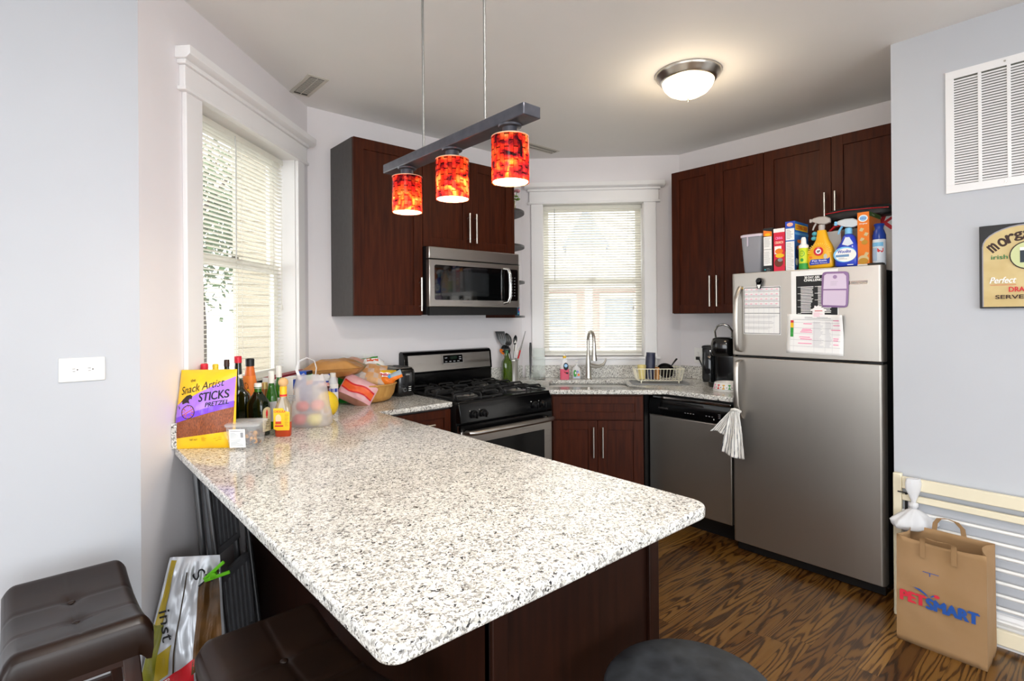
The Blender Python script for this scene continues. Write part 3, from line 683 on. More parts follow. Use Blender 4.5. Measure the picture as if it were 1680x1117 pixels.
a.rect(a0+.483,.758,a0+.488,.766,WHT); a.build('button_marks',t)
# dark filler between sink cabinet and dishwasher
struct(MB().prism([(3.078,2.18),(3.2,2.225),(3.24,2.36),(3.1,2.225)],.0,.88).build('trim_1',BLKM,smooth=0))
# ---------------------------------------------------------------- refrigerator
t=thing('refrigerator','stainless top-freezer refrigerator covered with papers and magnets','refrigerator',(3.141,.8132,0),-90)
# local x runs from 0 (right side) to -W (left side)
FW=.7796
MB().box((-FW+.004,.068,.03),(-.004,.72,1.640)).build('body',BLKM,t,bevel=.004)
MB().box((-FW+.01,.04,0.005),(-.01,.068,.10)).build('base_grille',BLKM,t)
def fdoor(z0,z1,name):
    prof=[]
    n=8
    for k in range(n+1): a_=R(90*k/n); prof.append((-FW+.02-.02*cos(a_) ,.022-.022*sin(a_)))
    for k in range(n+1): a_=R(90*k/n); prof.append((-.02+.02*sin(a_),.022-.022*cos(a_)))
    prof+= [(0,.06),(-FW,.06)]
    mb=MB().prism(prof,z0,z1,SS); 
    return mb.build(name,None,t,bevel=.003,smooth=50)
fz=fdoor(1.176,1.662,'freezer_door'); fd=fdoor(.06,1.163,'fresh_food_door')
MB().box((-FW+.008,.0605,.065),(-.008,.0675,1.655)).build('gasket',BLKM,t)
def fh(z0,z1,par,top):
    x=-FW+.055
    pts_=[(x+.0,0,z0),(x-.006,-.035,z0+.012),(x-.008,-.048,z0+.05),(x-.008,-.05,(z0+z1)/2),(x-.006,-.046,z1-.08),(x,-.02,z1-.02),(x+.002,.0,z1)] 
    if not top: pts_=[(p[0],p[1],z0+z1-p[2]) for p in pts_][::-1]
    mb=MB(); rings=[]
    for p in pts_: rings.append([(p[0]+.014*cos(R(k*30)),p[1]+.008*sin(R(k*30)),p[2]) for k in range(12)])
    mb.loft(rings); mb.build('handle',SS,par)
fh(1.195,1.585,fz,True); fh(.80,1.150,fd,False)
MB().box((-.07,.01,1.6625),(-.002,.068,1.672)).build('hinge_cover',BLKM,t,bevel=.003)
MB().box((-.07,.005,1.164),(-.004,.066,1.175)).build('hinge',BLKM,t)
a=Art(lambda x,z,h:(x,-h,z)); a.h=.001
a.rect(-.153,1.567,-.066,1.586,mat('badge','#b9b7b2',.25,1)); a.text('FRIGIDAIRE',-.11,1.5765,.009,mat('badge_ink','#6a6966',.4),.075); a.build('badge',fz)
def spot(px,d,z=.9143):
    l=(px-840)/887.3*d; return (.656*d+.755*l,.755*d-.656*l,z)
# ---------------------------------------------------------------- lamps
MOS=mosaic(); LIN=clearfilm('frosted_liner','#fff4e0',.45,.4,'#fff2d8')
GUN=noisy('gunmetal_bar','#4b4b52','#5a5a61',.35,30,metal=.6)
def pendant():
    t=thing('pendant_light','linear pendant lamp with three red mosaic glass shades over the peninsula','lamp',(1.0,1.452,0),90)
    # local x runs along +y of the room
    MB().box((-.392,-.032,1.957),(.392,.032,1.990)).build('bar',GUN,t,bevel=.003)
    for x in (-.187,.157):
        MB().cyl((x,0,1.99),(x,0,H-.02),.0040,mat('rod_grey_metal','#8a8986',.45,.7),seg=10).lathe([(.012,1.99),(.012,1.996),(.006,2.006),(.001,2.006)],NIC,c=(x,0,0),seg=12).build('rod',None,t)
    MB().lathe([(.062,H-.003),(.062,H-.02),(.05,H-.03),(.001,H-.03)],c=(-.015,0,0)).build('canopy',NIC,t)
    BULB=mat('lit_bulb','#ffe2b0',.4,emit='#ffc76a',es=30)
    for k,x in enumerate((.270,-.015,-.300)):
        sk=MB().lathe([(.034,1.9568),(.032,1.952),(.022,1.950),(.022,1.930),(.0245,1.905),(.0245,1.900),(.001,1.900)],c=(x,0,0),seg=24).build('socket',GUN,t)
        z0,z1,r=1.796,1.922,.0535
        def f(u,v,r=r): a=2*PI*u; return (x+r*cos(a),r*sin(a),z0+(z1-z0)*v)
        nu,nv=52,8; mb=MB(); mb.grid(f,nu,nv); mb2=mb.build('shade',MOS,t,smooth=0)
        uv=mb2.data.uv_layers.new(name='UVMap')
        for lp in mb2.data.loops:
            i=lp.vertex_index; uu=(i%(nu+1))/nu+k*.37; uv.data[lp.index].uv=(uu,(i//(nu+1))/nv)
        mb2['label']='cylindrical red and orange mosaic glass shade'
        li=MB().grid(lambda u,v:(x+.0505*cos(2*PI*u),.0505*sin(2*PI*u),z0+.001+(z1-z0-.002)*v),40,2).build('liner',LIN,mb2)
        MB().lathe([(.054,z1),(.054,z1+.0025),(.018,z1+.004),(.018,z1),],c=(x,0,0),seg=40).build('top_ring',mat('ring_cream','#cfa98a',.4),mb2)
        MB().sph((x,0,1.836),.026,seg=16,rings=10,sc=(1,1,1.25)).build('bulb',BULB,t)
        l=bpy.data.lights.new('pendant_bulb_light','POINT'); l.energy=6.5; l.color=(1,.76,.46); l.shadow_soft_size=.022
        o=bpy.data.objects.new('pendant_bulb_light',l); COL.objects.link(o); o.location=(1.0,1.452+x,1.812)
pendant()
t=thing('ceiling_light','round flush ceiling light with glowing glass bowl and brushed metal rim','lamp',(2.61,1.555,H),0)
MB().lathe([(.05,-.0005),(.170,-.0005),(.170,-.006),(.165,-.016),(.150,-.030),(.146,-.040),(.136,-.046),(.128,-.046),(.128,-.040)],seg=48,cap=False).build('rim',NIC,t)
bowl=mat('lit_glass_bowl','#fff4e0',.3,emit='#ffdca8',es=7.5)
MB().lathe([(.134,-.040),(.133,-.050),(.124,-.072),(.103,-.096),(.070,-.114),(.035,-.123),(.001,-.125)],seg=40,cap=False).build('glass_bowl',bowl,t)
MB().lathe([(.001,-.122),(.012,-.124),(.013,-.129),(.006,-.133),(.005,-.138),(.008,-.143),(.004,-.150),(.001,-.151)],seg=16).build('finial',NIC,t)
l=bpy.data.lights.new('ceiling_lamp_light','POINT'); l.energy=5; l.color=(1,.84,.62); l.shadow_soft_size=.1
o=bpy.data.objects.new('ceiling_lamp_light',l); COL.objects.link(o); o.location=(2.61,1.555,H-.24)
# ---------------------------------------------------------------- vents and outlets
VG=mat('vent_cream','#cfcbc0',.5); VD=mat('vent_dark','#4a4842',.8)
def reg(label,loc,rz,L,Wd):
    t=thing('ceiling_vent',label,'vent',loc,rz,'ceiling air vents')
    MB().box((-L/2,-Wd/2,-.004),(L/2,Wd/2,-.0005)).build('frame',VG,t,bevel=.0015)
    MB().box((-L/2+.02,-Wd/2+.02,-.0052),(L/2-.02,Wd/2-.02,-.004)).build('backing',VD,t)
    mb=MB(); n=int((L-.05)/.014)
    for i in range(n):
        x=-L/2+.027+i*.014; mb.box((x,-Wd/2+.02,-.0072),(x+.003,Wd/2-.02,-.0052))
    mb.box((-L/2+.02,-.0015,-.009),(L/2-.02,.0015,-.0052)); mb.build('louvers',VG,t)
reg('small ceiling vent beside the left window',(1.125,3.0,H),90,.30,.115)
reg('ceiling vent near the sink window behind the pendant shade',(2.885,2.985,H),0,.36,.10)
t=thing('wall_vent','large white louvered return air grille high on the right wall','vent',(3.079,0,0),-90)
ya,yb=-.551,.06; za,zb=1.953,2.496
fr=MB().box((ya,-.008,za),(yb,-.001,za+.035)).box((ya,-.008,zb-.035),(yb,-.001,zb)).box((ya,-.008,za+.035),(ya+.030,-.001,zb-.035)).box((yb-.03,-.008,za+.035),(yb,-.001,zb-.035))
nC=6; cw=(yb-ya-.06+.012)/nC
for k in range(1,nC): fr.box((ya+.03+k*cw-.012,-.0085,za+.035),(ya+.03+k*cw,-.001,zb-.035))
fr.build('frame',WT,t,bevel=.001)
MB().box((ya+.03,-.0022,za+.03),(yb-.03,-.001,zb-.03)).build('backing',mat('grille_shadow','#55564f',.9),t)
lv=MB(); n=40
for i in range(n):
    z=za+.038+i*(zb-za-.076)/n
    lv.loft([[(xx,-.0075,z),(xx,-.0070,z-.0008),(xx,-.0025,z+.0075),(xx,-.003,z+.0083)] for xx in (ya+.03,yb-.03)])
lv.build('louvers',WT,t)
for x in (ya+.2,): MB().cyl((x,-.0082,za+.016),(x,-.0105,za+.016),.004).cyl((x,-.0082,zb-.016),(x,-.0105,zb-.016),.004).build('screw',NIC,t)
def outlet(label,loc,rz,n=1,horiz=False,group=None):
    t=thing('wall_outlet',label,'outlet',loc,rz,group)
    w,h=(.116 if n==2 else .074),.118
    if horiz: w,h=.124,.080
    MB().box((-w/2,-.006,-h/2),(w/2,-.0008,h/2)).build('cover_plate',WHP,t,bevel=.0025)
    for k in range(2):
        c=((k-.5)*.041,0) if horiz else (0,(k-.5)*.041)
        r=MB().sq([(.0165,.0135,0),(.0165,.0135,.0015)] if not horiz else [(.0135,.0165,0),(.0135,.0165,.0015)],e=3,seg=20)
        o=r.build('receptacle',WHP,t,(c[0],-.006,c[1]),(90,0,0))
        a=Art(lambda x,y,h:(x,y,.0016+h))
        if horiz: a.rect(-.006,.003,.002,.0045,INK); a.rect(-.005,-.0055,.002,-.004,INK); a.ell(.0075,0,.0022,.0022,INK,10)
        else: a.rect(-.0055,-.002,-.004,.006,INK); a.rect(.004,-.002,.0055,.005,INK); a.ell(0,-.0075,.0022,.0022,INK,10)
        a.build('slots',o)
    MB().cyl((0,-.006,0),(0,-.0072,0),.0028,seg=10).build('screw',NIC,t)
    return t
outlet('white double receptacle plate mounted sideways on the left pale wall',(.103,2.337,1.25),0,1,True)
outlet('white receptacle plate on the fridge-side wall left of the coffee maker',(3.88,2.235,1.10),-90,1)
outlet('white receptacle plate on the wall behind the bread bags',(1.62,3.299,1.12),0,1)
tag(MB().box((-.012,-.016,-.035),(.012,-.0015,.035)).build('sensor_box',WHP,None,(B_WW[0]+2.052*S2,B_WW[1]+2.052*S2,1.115),(0,0,45),bevel=.003),'tiny white plastic box on the wall behind the pretzel bag','sensor')
# ---------------------------------------------------------------- pub sign
t=thing('pub_sign','vintage cream and black pub sign hung on the right wall','sign',(3.079,0,0),-90)
MB().box((-.437,-.018,1.437),(-.133,-.001,1.790)).build('board',mat('sign_black','#1b1a1c',.5),t,bevel=.001)
a=Art(lambda x,z,h:(x,-.018-h,z)); SG='#d9c48e'; sgm=noisy('sign_cream','#d8c38e','#cbb27a',.6,12)
def arch(x0,x1,z0,z1,zs):
    pts=[(x0,z0),(x1,z0),(x1,zs)]; cx=(x0+x1)/2; n=16
    for k in range(n+1): q=PI*k/n; pts.append((cx+(x1-x0)/2*cos(q),zs+(z1-zs)*sin(q)))
    return pts+[(x0,zs)]
a.poly(arch(-.428,-.142,1.443,1.785,1.70),mat('sign_grey_edge','#9a98a3',.6)); a.poly(arch(-.424,-.146,1.443,1.780,1.70),sgm)
BRN=mat('sign_brown','#3b241c',.6)
for ch,x,z,r in (('m',-.392,1.694,38),('o',-.362,1.714,28),('r',-.336,1.728,18),('g',-.312,1.734,8),('a',-.284,1.740,0),('n',-.256,1.737,-8),("'",-.235,1.735,-15),('s',-.215,1.724,-24)):
    a.text(ch,x,z,.036,BRN,.026,rot=r,bold=.002)
a.text('irish',-.372,1.653,.018,mat('sign_green','#3c7a45',.6),.052,bold=.0006)
a.ell(-.285,1.655,.056,.058,mat('sign_ring','#2a1d18',.6),28); a.ell(-.285,1.655,.052,.054,mat('sign_pale','#cfd6a0',.6),28); a.rect(-.308,1.625,-.262,1.68,mat('sign_glass','#22303a',.5)); a.rect(-.308,1.675,-.262,1.688,WHT)
a.text('TO',-.285,1.587,.012,BRN,.02)
a.text('Perfect',-.360,1.555,.026,WHT,.080,shear=.25,bold=.0008); a.rect(-.402,1.534,-.320,1.5355,RED)
a.text('GUEST',-.235,1.557,.024,mat('sign_dark','#1e2a22',.6),.11,bold=.001)
a.text('DRAUGHT',-.285,1.515,.020,RED,.115,bold=.0008); a.text('SERVED HERE',-.285,1.484,.016,BRN,.200,bold=.0007)
a.build('painted_face',t)
# ---------------------------------------------------------------- stools
DW=noisy('dark_stool_wood','#24120c','#33190f',.35,8,(6,6,1),coat=.3)
def stool(label,loc,rz,zt):
    t=thing('bar_stool',label,'stool',loc,rz,'brown leather saddle stools')
    hx,hy=.140,.235
    def top(u,v):
        x=-hx+2*hx*u; y=-hy+2*hy*v; sx,sy=abs(x)/hx,abs(y)/hy
        z=zt-.026+.036*sy**2
        z-=.020*max(0,(sx-.80)/.20)**2.4+.022*max(0,(sy-.89)/.11)**2.4
        for by in (-.07,.07): 
            d=math.hypot(x,(y-by)); z-=.008*math.exp(-(d/.022)**2)
        z-=.0035*math.exp(-(x/.005)**2)*(1 if sy<.9 else 0)
        for by in (-.07,.07): z-=.003*math.exp(-((y-by)/.005)**2)
        return (x*(1-.0*sy),y,z)
    nu,nv=44,56
    mb=MB(); mb.grid(top,nu,nv)
    # sides: border ring dropped down
    per=[(i,0) for i in range(nu)]+[(nu,j) for j in range(nv)]+[(i,nv) for i in range(nu,0,-1)]+[(0,j) for j in range(nv,0,-1)]
    ring=[top(i/nu,j/nv) for i,j in per]
    lo=[[(p[0]*(1+.04*q)+0,p[1]*(1+.02*q),p[2]-dz) for p in ring] for q,dz in ((0,0),(1,.012),(.9,.05),(.2,.078),(-1.5,.080))]
    mb.loft(lo,cap=False)
    mb.build('seat',LEA,t,smooth=60)
    for by in (-.07,.07): 
        MB().sph((0,by,zt-.030+.042*(by/hy)**2-.0055),.0095,seg=12,rings=8,sc=(1,1,.5)).build('button',LEA,t)
    MB().box((-.115,-.20,zt-.125),(.115,.20,zt-.085)).build('seat_frame',DW,t,bevel=.003)
    for sx in (-1,1):
        for sy in (-1,1):
            a_=(sx*.100,sy*.18); b_=(sx*.150,sy*.215); w=.019
            MB().loft([[(a_[0]-w,a_[1]-w,zt-.088),(a_[0]+w,a_[1]-w,zt-.088),(a_[0]+w,a_[1]+w,zt-.088),(a_[0]-w,a_[1]+w,zt-.088)],[(b_[0]-w,b_[1]-w,0),(b_[0]+w,b_[1]-w,0),(b_[0]+w,b_[1]+w,0),(b_[0]-w,b_[1]+w,0)]]).build('leg',DW,t,bevel=.003)
    for sx in (-1,1): MB().box((sx*.135-.009,-.2,.20),(sx*.135+.009,.2,.235)).build('stretcher',DW,t,bevel=.002)
    for sy in (-1,1): MB().box((-.128,sy*.207-.009,.27),(.128,sy*.207+.009,.305)).build('stretcher',DW,t,bevel=.002)
stool('brown leather saddle stool standing clear against the pale left wall',(.062,1.905,0),2,.652)
stool('brown leather saddle stool tucked under the peninsula overhang',(.425,1.235,0),2,.652)
t=thing('round_stool','dusty black round-topped stool at the end of the peninsula','stool',(1.075,.645,0),0)
DB=noisy('dusty_black_vinyl','#1d1f22','#34373b',.55,22,detail=6,bump=.1)
MB().lathe([(.15,.555),(.182,.560),(.190,.575),(.190,.588),(.180,.600),(.12,.606),(.001,.607)],seg=48).build('seat',DB,t,smooth=50)
for k in range(4):
    q=PI/4+k*PI/2; MB().cyl((.10*cos(q),.10*sin(q),.556),(.17*cos(q),.17*sin(q),0.0),.012).build('leg',BLKM,t)
MB().tube([(.135*cos(2*PI*i/24),.135*sin(2*PI*i/24),.26) for i in range(24)],.007,closed=True).build('foot_ring',BLKM,t)
# ---------------------------------------------------------------- folded step ladder
LG=noisy('ladder_grey','#66676b','#727377',.45,20); LT=mat('ladder_tube','#6b6c6e',.3,.8)
t=thing('step_ladder','folded dark grey step ladder leaning under the peninsula overhang','ladder',(.585,2.455,0),45,rot=(-5,0,50))
def slotted(z0,z1,y,w,nm):
    mb=MB(); mb.use(LG); fw=w/2
    mb.box((-fw,y,z0),(-fw+.025,y+.022,z1)).box((fw-.025,y,z0),(fw,y+.022,z1)).box((-fw,y,z0),(fw,y+.022,z0+.03)).box((-fw,y,z1-.03),(fw,y+.022,z1))
    n=5
    for i in range(n):
        x=-fw+.035+i*(w-.07)/(n-.3); mb.box((x,y+.002,z0+.03),(x+.020,y+.020,z1-.03))
    mb.box((-fw+.01,y+.014,z0+.01),(fw-.01,y+.018,z1-.01),BLKM)
    mb.use(LG); mb.build(nm,None,t,bevel=.002)
slotted(.47,.80,-.03,.215,'tread'); slotted(.08,.40,-.055,.235,'tread')
for x in (-.125,.125):
    MB().tube([(x,0,0.012),(x,.0,.83)],.012,seg=10).build('rail',LT,t)
for x in (-.13,.135):
    MB().tube([(x,-.062,0.014),(x,-.042,.82)],.011,seg=10).build('rear_leg',LT,t)
MB().tube([(-.125,0,.83),(-.11,0,.845),(.11,0,.845),(.125,0,.83)],.012,seg=10).build('top_bar',LT,t)
a=Art(lambda x,z,h:(x,-.0585+.022*(z-.4)-h,z)); a.rect(.127,.66,.143,.80,WHT); a.rect(.128,.78,.142,.797,RED); a.rect(.130,.72,.140,.75,INK); a.rect(.128,.50,.142,.55,WHT); a.lines(.129,.67,.141,.71,5,INK); a.build('warning_label',t)
# ---------------------------------------------------------------- soft bags
def pillow(w,h,th,nu,nv,seed,wr=.006,px=2.2,topflat=0,taper=0,squash=None):
    def f(sgn):
        def g(u,v):
            U=2*u-1;V=2*v-1
            prof=max(0,(1-abs(U)**px))**.7*max(0,(1-abs(V)**3.2))**.75
            if topflat: prof*=1-topflat*v
            ww=w*(1-taper*v)
            n=noise.noise(Vector((u*3.1+seed,v*3.7,seed*1.7+sgn)))*wr+noise.noise(Vector((u*9+seed,v*8,seed+sgn*3)))*wr*.5
            edge=min(1,(1-abs(U))*6)*min(1,(1-abs(V))*6)
            return (U*ww/2*(1-.05*(1-abs(V)**2)*0),sgn*(th/2*prof+n*edge+.0006),v*h)
        return g
    mb=MB(); return mb,f(-1),f(1)
def softbag(parent,name,w,h,th,seed,mf,m0,wr=.006,nu=26,nv=34,**k):
    mb,fa,fb=pillow(w,h,th,nu,nv,seed,wr,**k); mb.grid(fa,nu,nv,m0,mf); mb.grid(fb,nu,nv,m0,mf)
    o=mb.build(name,None,parent,smooth=60)
    def sheet(x,z,hh):
        u=min(1,max(0,x/(w*(1-k.get('taper',0)*z/h))+.5)); v=min(1,max(0,z/h)); p=fa(u,v); return (p[0],p[1]-hh-.0006,p[2])
    return o,sheet
FILM=clearfilm('clear_bag_film','#ffffff',.62,.08)
# dog treat bag on the floor by the window wall
SIL=mat('silver_foil_bag','#c9ccd2',.3,.35); OLV=noisy('olive_print','#8f8d1e','#6b6a16',.4,10); DGB=noisy('bag_meat_photo','#2e2113','#7a5222',.45,9,detail=4)
t=thing('pet_food_bag','tall crumpled silver and yellow pet food bag on the floor by the left stool','bag',(.362,2.222,0),0,rot=(-8,3,-28))
def dm(u,v):
    return SIL
o,sh=softbag(t,'bag',.32,.55,.13,4.2,dm,SIL,wr=.026,nu=40,nv=60,topflat=.6,taper=.48)
def wd(z): return .16*(1-.48*z/.55)
a=Art(sh); zz=lambda k:(lambda x:k)
a.h=.001; a.band(-.98,-.60,lambda q:0,lambda q:0,OLV) if False else None
def strip(u0,u1,z0,z1,m,sl=0):
    a.up(); nx,ny=10,26; pts=[]
    for j in range(ny+1):
        z=z0+(z1-z0)*j/ny
        for i in range(nx+1):
            u=u0+(u1-u0)*i/nx; zq=min(.545,max(.003,z+sl*u)); pts.append((u*wd(zq),zq))
    a._poly(pts,[(j*(nx+1)+i,j*(nx+1)+i+1,(j+1)*(nx+1)+i+1,(j+1)*(nx+1)+i) for j in range(ny) for i in range(nx)],m)
strip(-.97,-.62,.01,.33,OLV); strip(-.9,-.68,.33,.54,mat('bag_gold','#b39a25',.35)); strip(-.62,-.30,.20,.30,mat('bag_gold','#b39a25',.35),.1); strip(-.62,.35,.01,.19,RED,.10); strip(.30,.95,.14,.42,DGB,.10); strip(.35,.95,.005,.12,OLV); strip(-.20,-.16,.15,.50,mat('bag_crease','#3b2a14',.5),-.0)
a.text('inst',-.062,.33,.040,INK,.10,rot=-72); a.text('ST',.035,.475,.040,INK,.065,rot=-50); a.text('BEEF & RICE',-.02,.11,.022,WHT,.10,rot=-60); a.build('print',t)
c=MB().loft([[(x,-.012,0),(x,-.004,0),(x,-.004,.012),(x,-.012,.012)] for x in (0,.085)]).at((0,0,0),(0,-28,0)).loft([[(x,.0,0),(x,.008,0),(x,.008,.012),(x,.0,.012)] for x in (0,.085)])
c.at().cyl((.03,-.012,.012),(.03,.010,.012),.012)
tag(c.build('bag_clip',mat('lime_plastic','#6fd01f',.35),None,spot(334,1.955,.47),(0,-12,-20),bevel=.002),'lime green spring clip holding the pet food bag shut','clip')
# paper shopping bag
KR=noisy('kraft_paper','#a1805c','#97764f',.8,5,bump=.25,detail=6)
t=thing('paper_bag','brown kraft paper shopping bag with flat paper handles standing on the wood floor','bag',(2.812,.388,0),0,rot=(0,0,89.2))
# local x: 0..0.3 to the far (left in view) side, local y: -.. depth goes to -y => +x room
Wb,Db,Hb=.300,.200,.455
def bagside():
    nz=18; rings=[]
    for j in range(nz+1):
        v=j/nz; z=Hb*v; pts_=[]
        pinch=.5*v**2
        def wob(k): return .010*noise.noise(Vector((k*2.2,v*3,1.3)))*v+.006*noise.noise(Vector((k*6,v*7,4)))
        # front y=0 side, right gusset, back, left gusset
        for i in range(13): x=Wb*i/12; pts_.append((x,.012*v*0+wob(i/6)-.004*sin(PI*i/12)*v,z-(.012*sin(PI*i/12) if v==1 else 0)))
        for i in range(1,9):
            q=i/8; pts_.append((Wb-pinch*.05*sin(PI*q)+wob(3+q)*.6,-Db*q*(1-.10*v),z))
        for i in range(1,13): x=Wb*(1-i/12); pts_.append((x,-Db*(1-.10*v)+wob(5+i/6),z))
        for i in range(1,8):
            q=i/8; pts_.append((pinch*.05*sin(PI*q)+wob(8+q)*.6,-Db*(1-.10*v)*(1-q),z))
        rings.append(pts_)
    return rings
rg=bagside(); mb=MB(); mb.loft(rg,cap=False); mb.add([rg[0][i] for i in range(len(rg[0]))],[tuple(range(len(rg[0])))])
mb.build('bag',KR,t,solid=.0012,smooth=30)
def handle(y,lean):
    p=[(.10,y,Hb-.07),(.10,y,Hb-.01),(.105,y+lean*.3,Hb+.03),(.125,y+lean*.8,Hb+.055),(.155,y+lean,Hb+.062),(.185,y+lean*.8,Hb+.055),(.20,y+lean*.3,Hb+.03),(.205,y,Hb-.01),(.205,y,Hb-.07)]
    mb=MB(); 
    mb.loft([[(q[0],q[1]-.0015,q[2]) for q in [(a_[0]+dx,a_[1],a_[2]) for dx in (-.009,.009)]]+[(a_[0]+.009,a_[1]+.0015,a_[2]),(a_[0]-.009,a_[1]+.0015,a_[2])] for a_ in p]); return mb.build('handle',KR,t)
handle(-Db*.9-.004,0.012)
hf=[(.10,.006,Hb-.07),(.10,.007,Hb-.01),(.10,.012,Hb+.012),(.125,.022,Hb+.02),(.155,.03,Hb+.018),(.185,.022,Hb+.02),(.205,.012,Hb+.010),(.205,.007,Hb-.01),(.205,.006,Hb-.07)]
MB().loft([[(p[0]-.009,p[1]-.001,p[2]),(p[0]+.009,p[1]-.001,p[2]),(p[0]+.009,p[1]+.001,p[2]),(p[0]-.009,p[1]+.001,p[2])] for p in hf]).build('handle',KR,t)
RBL=mat('bag_print_blue','#1f4f9e',.7); RRD=mat('bag_print_red','#d02a3e',.7)
# front sheet: reading direction runs from far side (x=Wb) to near side (x=0)
a=Art(lambda x,z,h:(Wb-x,.0075+h,z))
a.text('PET',.060,.200,.042,RRD,.086,rot=0,bold=.004); a.text('SMART',.192,.196,.044,RBL,.168,bold=.004)
a.poly([(.062,.250),(.085,.249),(.105,.236),(.118,.222),(.100,.232),(.082,.241)],RBL); a.ell(.142,.236,.011,.007,RRD,12); a.poly([(.118,.226),(.130,.238),(.138,.238),(.126,.228)],RBL)
a.build('printed_logo',t)
a=Art(lambda x,z,h:(Wb-x,.0075+h,z)); a.poly([(.095,.3275),(.095,.325),(.118,.325),(.118,.312),(.121,.312),(.121,.325),(.150,.325),(.150,.3275)],RBL); a.build('printed_cross',t)
# ---------------------------------------------------------------- baby gate
CRM=mat('cream_paint','#e9e0c6',.4); GW=mat('gate_white','#e8e8e6',.35)
t=thing('baby_gate','cream and white metal baby gate leaning against the right wall','gate',(3.045,.752,0),-90)
MB().box((0,-.016,0.0),(.034,.012,.668)).build('post',CRM,t,bevel=.004)
MB().box((.034,-.014,.600),(1.3,.008,.655)).build('top_rail',CRM,t,bevel=.004,label='broad cream top rail')
MB().box((.034,-.012,.545),(1.3,.006,.575)).build('second_rail',CRM,t,bevel=.004)
for i in range(8):
    z=.495-i*.054; MB().cyl((.03,-.002,z),(1.3,-.002,z),.0075,seg=10).build('bar',GW,t)
MB().box((.034,-.014,.02),(1.3,.008,.085)).build('bottom_rail',CRM,t,bevel=.004)
MB().cyl((.05,-.005,.58),(.05,-.005,.50),.006).cyl((.02,-.02,.585),(.055,-.02,.585),.003,seg=8).build('latch',BLKM,t)
# knotted white bag hanging from the gate
PLB=translucent('white_plastic_film','#eeeef0',.35,.3)
t=thing('plastic_bag','small knotted white plastic bag hung on the cream gate post','bag',(3.012,.668,0),-45)
def crump(c,secs,seed,m,name,par,seg=28,amp=.008):
    rings=[]
    for (w,d,z) in secs:
        rg=[]
        for i in range(seg):
            q=2*PI*i/seg; k=1+amp*40*noise.noise(Vector((cos(q)*2.6+seed,sin(q)*2.6,z*26)))*.45+.085*sin(q*9+z*40+3*noise.noise(Vector((z*30,seed,0))))*(amp*30)
            rg.append((c[0]+w*k*cos(q),c[1]+d*k*sin(q),z))
        rings.append(rg)
    return MB().loft(rings).build(name,m,par,smooth=70)
crump((0,0),[(.002,.002,.655),(.030,.014,.66),(.036,.016,.64),(.034,.014,.61),(.022,.012,.585),(.010,.010,.560),(.008,.008,.545)],1,PLB,'loose_end',t)
crump((0,0),[(.008,.008,.552),(.018,.016,.548),(.019,.017,.535),(.011,.011,.522)],2,PLB,'knot',t)
crump((0,.0),[(.011,.011,.524),(.03,.022,.515),(.065,.035,.495),(.098,.042,.475),(.100,.045,.455),(.088,.045,.440),(.055,.035,.430),(.01,.01,.427)],3,PLB,'bag',t,seg=72)
# ---------------------------------------------------------------- things on the counters
CZ=.9143
CG=clearfilm('clear_tub','#fbfcfc',.80,.06)
GBOT=mat('dark_green_glass','#0b1a08',.06,trans=.25,coat=.6); GBL=mat('green_glass','#3b8a22',.05,trans=.6,coat=.5)
# pretzel bag
PRZ=noisy('pretzel_sticks','#a85a2e','#5e2c14',.4,40,(14,1,3),bump=.4)
BY=mat('bag_yellow','#f4c11d',.3,coat=.3); BP=mat('bag_purple','#a872e6',.3,coat=.3); BPD=mat('bag_purple_deep','#7a3fe0',.3,coat=.3)
t=thing('pretzel_bag','yellow and purple bag of pretzel sticks at the peninsula corner by the wall','bag',(.474,2.376,CZ),0,rot=(-9,0,-37))
def pm(u,v): return BY
o,sh=softbag(t,'bag',.236,.305,.075,1.3,pm,BY,wr=.007,nu=44,nv=56,taper=.10)
a=Art(sh); q=lambda k,c:(lambda x:c+k*x)
a.band(-.110,.108,q(.12,.052),q(.28,.150),PRZ,30,14); a.band(-.108,.106,q(.28,.128),q(.30,.155),BPD,30,4); a.band(-.108,.106,q(.30,.150),q(.52,.222),BP,30,10)
a.text('Snack Artist',-.01,.238,.030,INK,.165,rot=12,shear=.3); a.text('the',-.045,.262,.012,INK,.02,rot=12)
a.text('STICKS',.038,.202,.032,INK,.105,rot=9,shear=.15,bold=.001); a.text('PRETZEL',.052,.172,.016,INK,.080,rot=9,shear=.25,bold=.0005)
# frog on a pretzel wheel
a.h=.001; a.poly([(-.094,.172),(-.082,.188),(-.066,.203),(-.050,.207),(-.042,.200),(-.044,.190),(-.056,.186),(-.050,.172),(-.040,.166),(-.056,.166),(-.064,.176),(-.078,.170)],mat('frog_dark','#2c1d1c',.5))
a.poly([(-.100,.166),(-.092,.158),(-.068,.160),(-.070,.150),(-.092,.150)],mat('frog_dark','#2c1d1c',.5))
for k in range(24):
    q=2*PI*k/24; q2=2*PI*(k+1)/24; c_=(-.053,.140); r1,r2=.027,.024
    a.h=.0012; a.poly([(c_[0]+r1*cos(q),c_[1]+r1*sin(q)),(c_[0]+r1*cos(q2),c_[1]+r1*sin(q2)),(c_[0]+r2*cos(q2),c_[1]+r2*sin(q2)),(c_[0]+r2*cos(q),c_[1]+r2*sin(q))],mat('frog_dark','#2c1d1c',.5))
for k in range(6):
    q=PI*k/6; c_=(-.053,.140); dx,dy=.024*cos(q),.024*sin(q); nx,ny=-sin(q)*.0016,cos(q)*.0016
    a.h=.0013+.0001*k; a.poly([(c_[0]-dx-nx,c_[1]-dy-ny),(c_[0]+dx-nx,c_[1]+dy-ny),(c_[0]+dx+nx,c_[1]+dy+ny),(c_[0]-dx+nx,c_[1]-dy+ny)],mat('spoke_orange','#c8642e',.5))
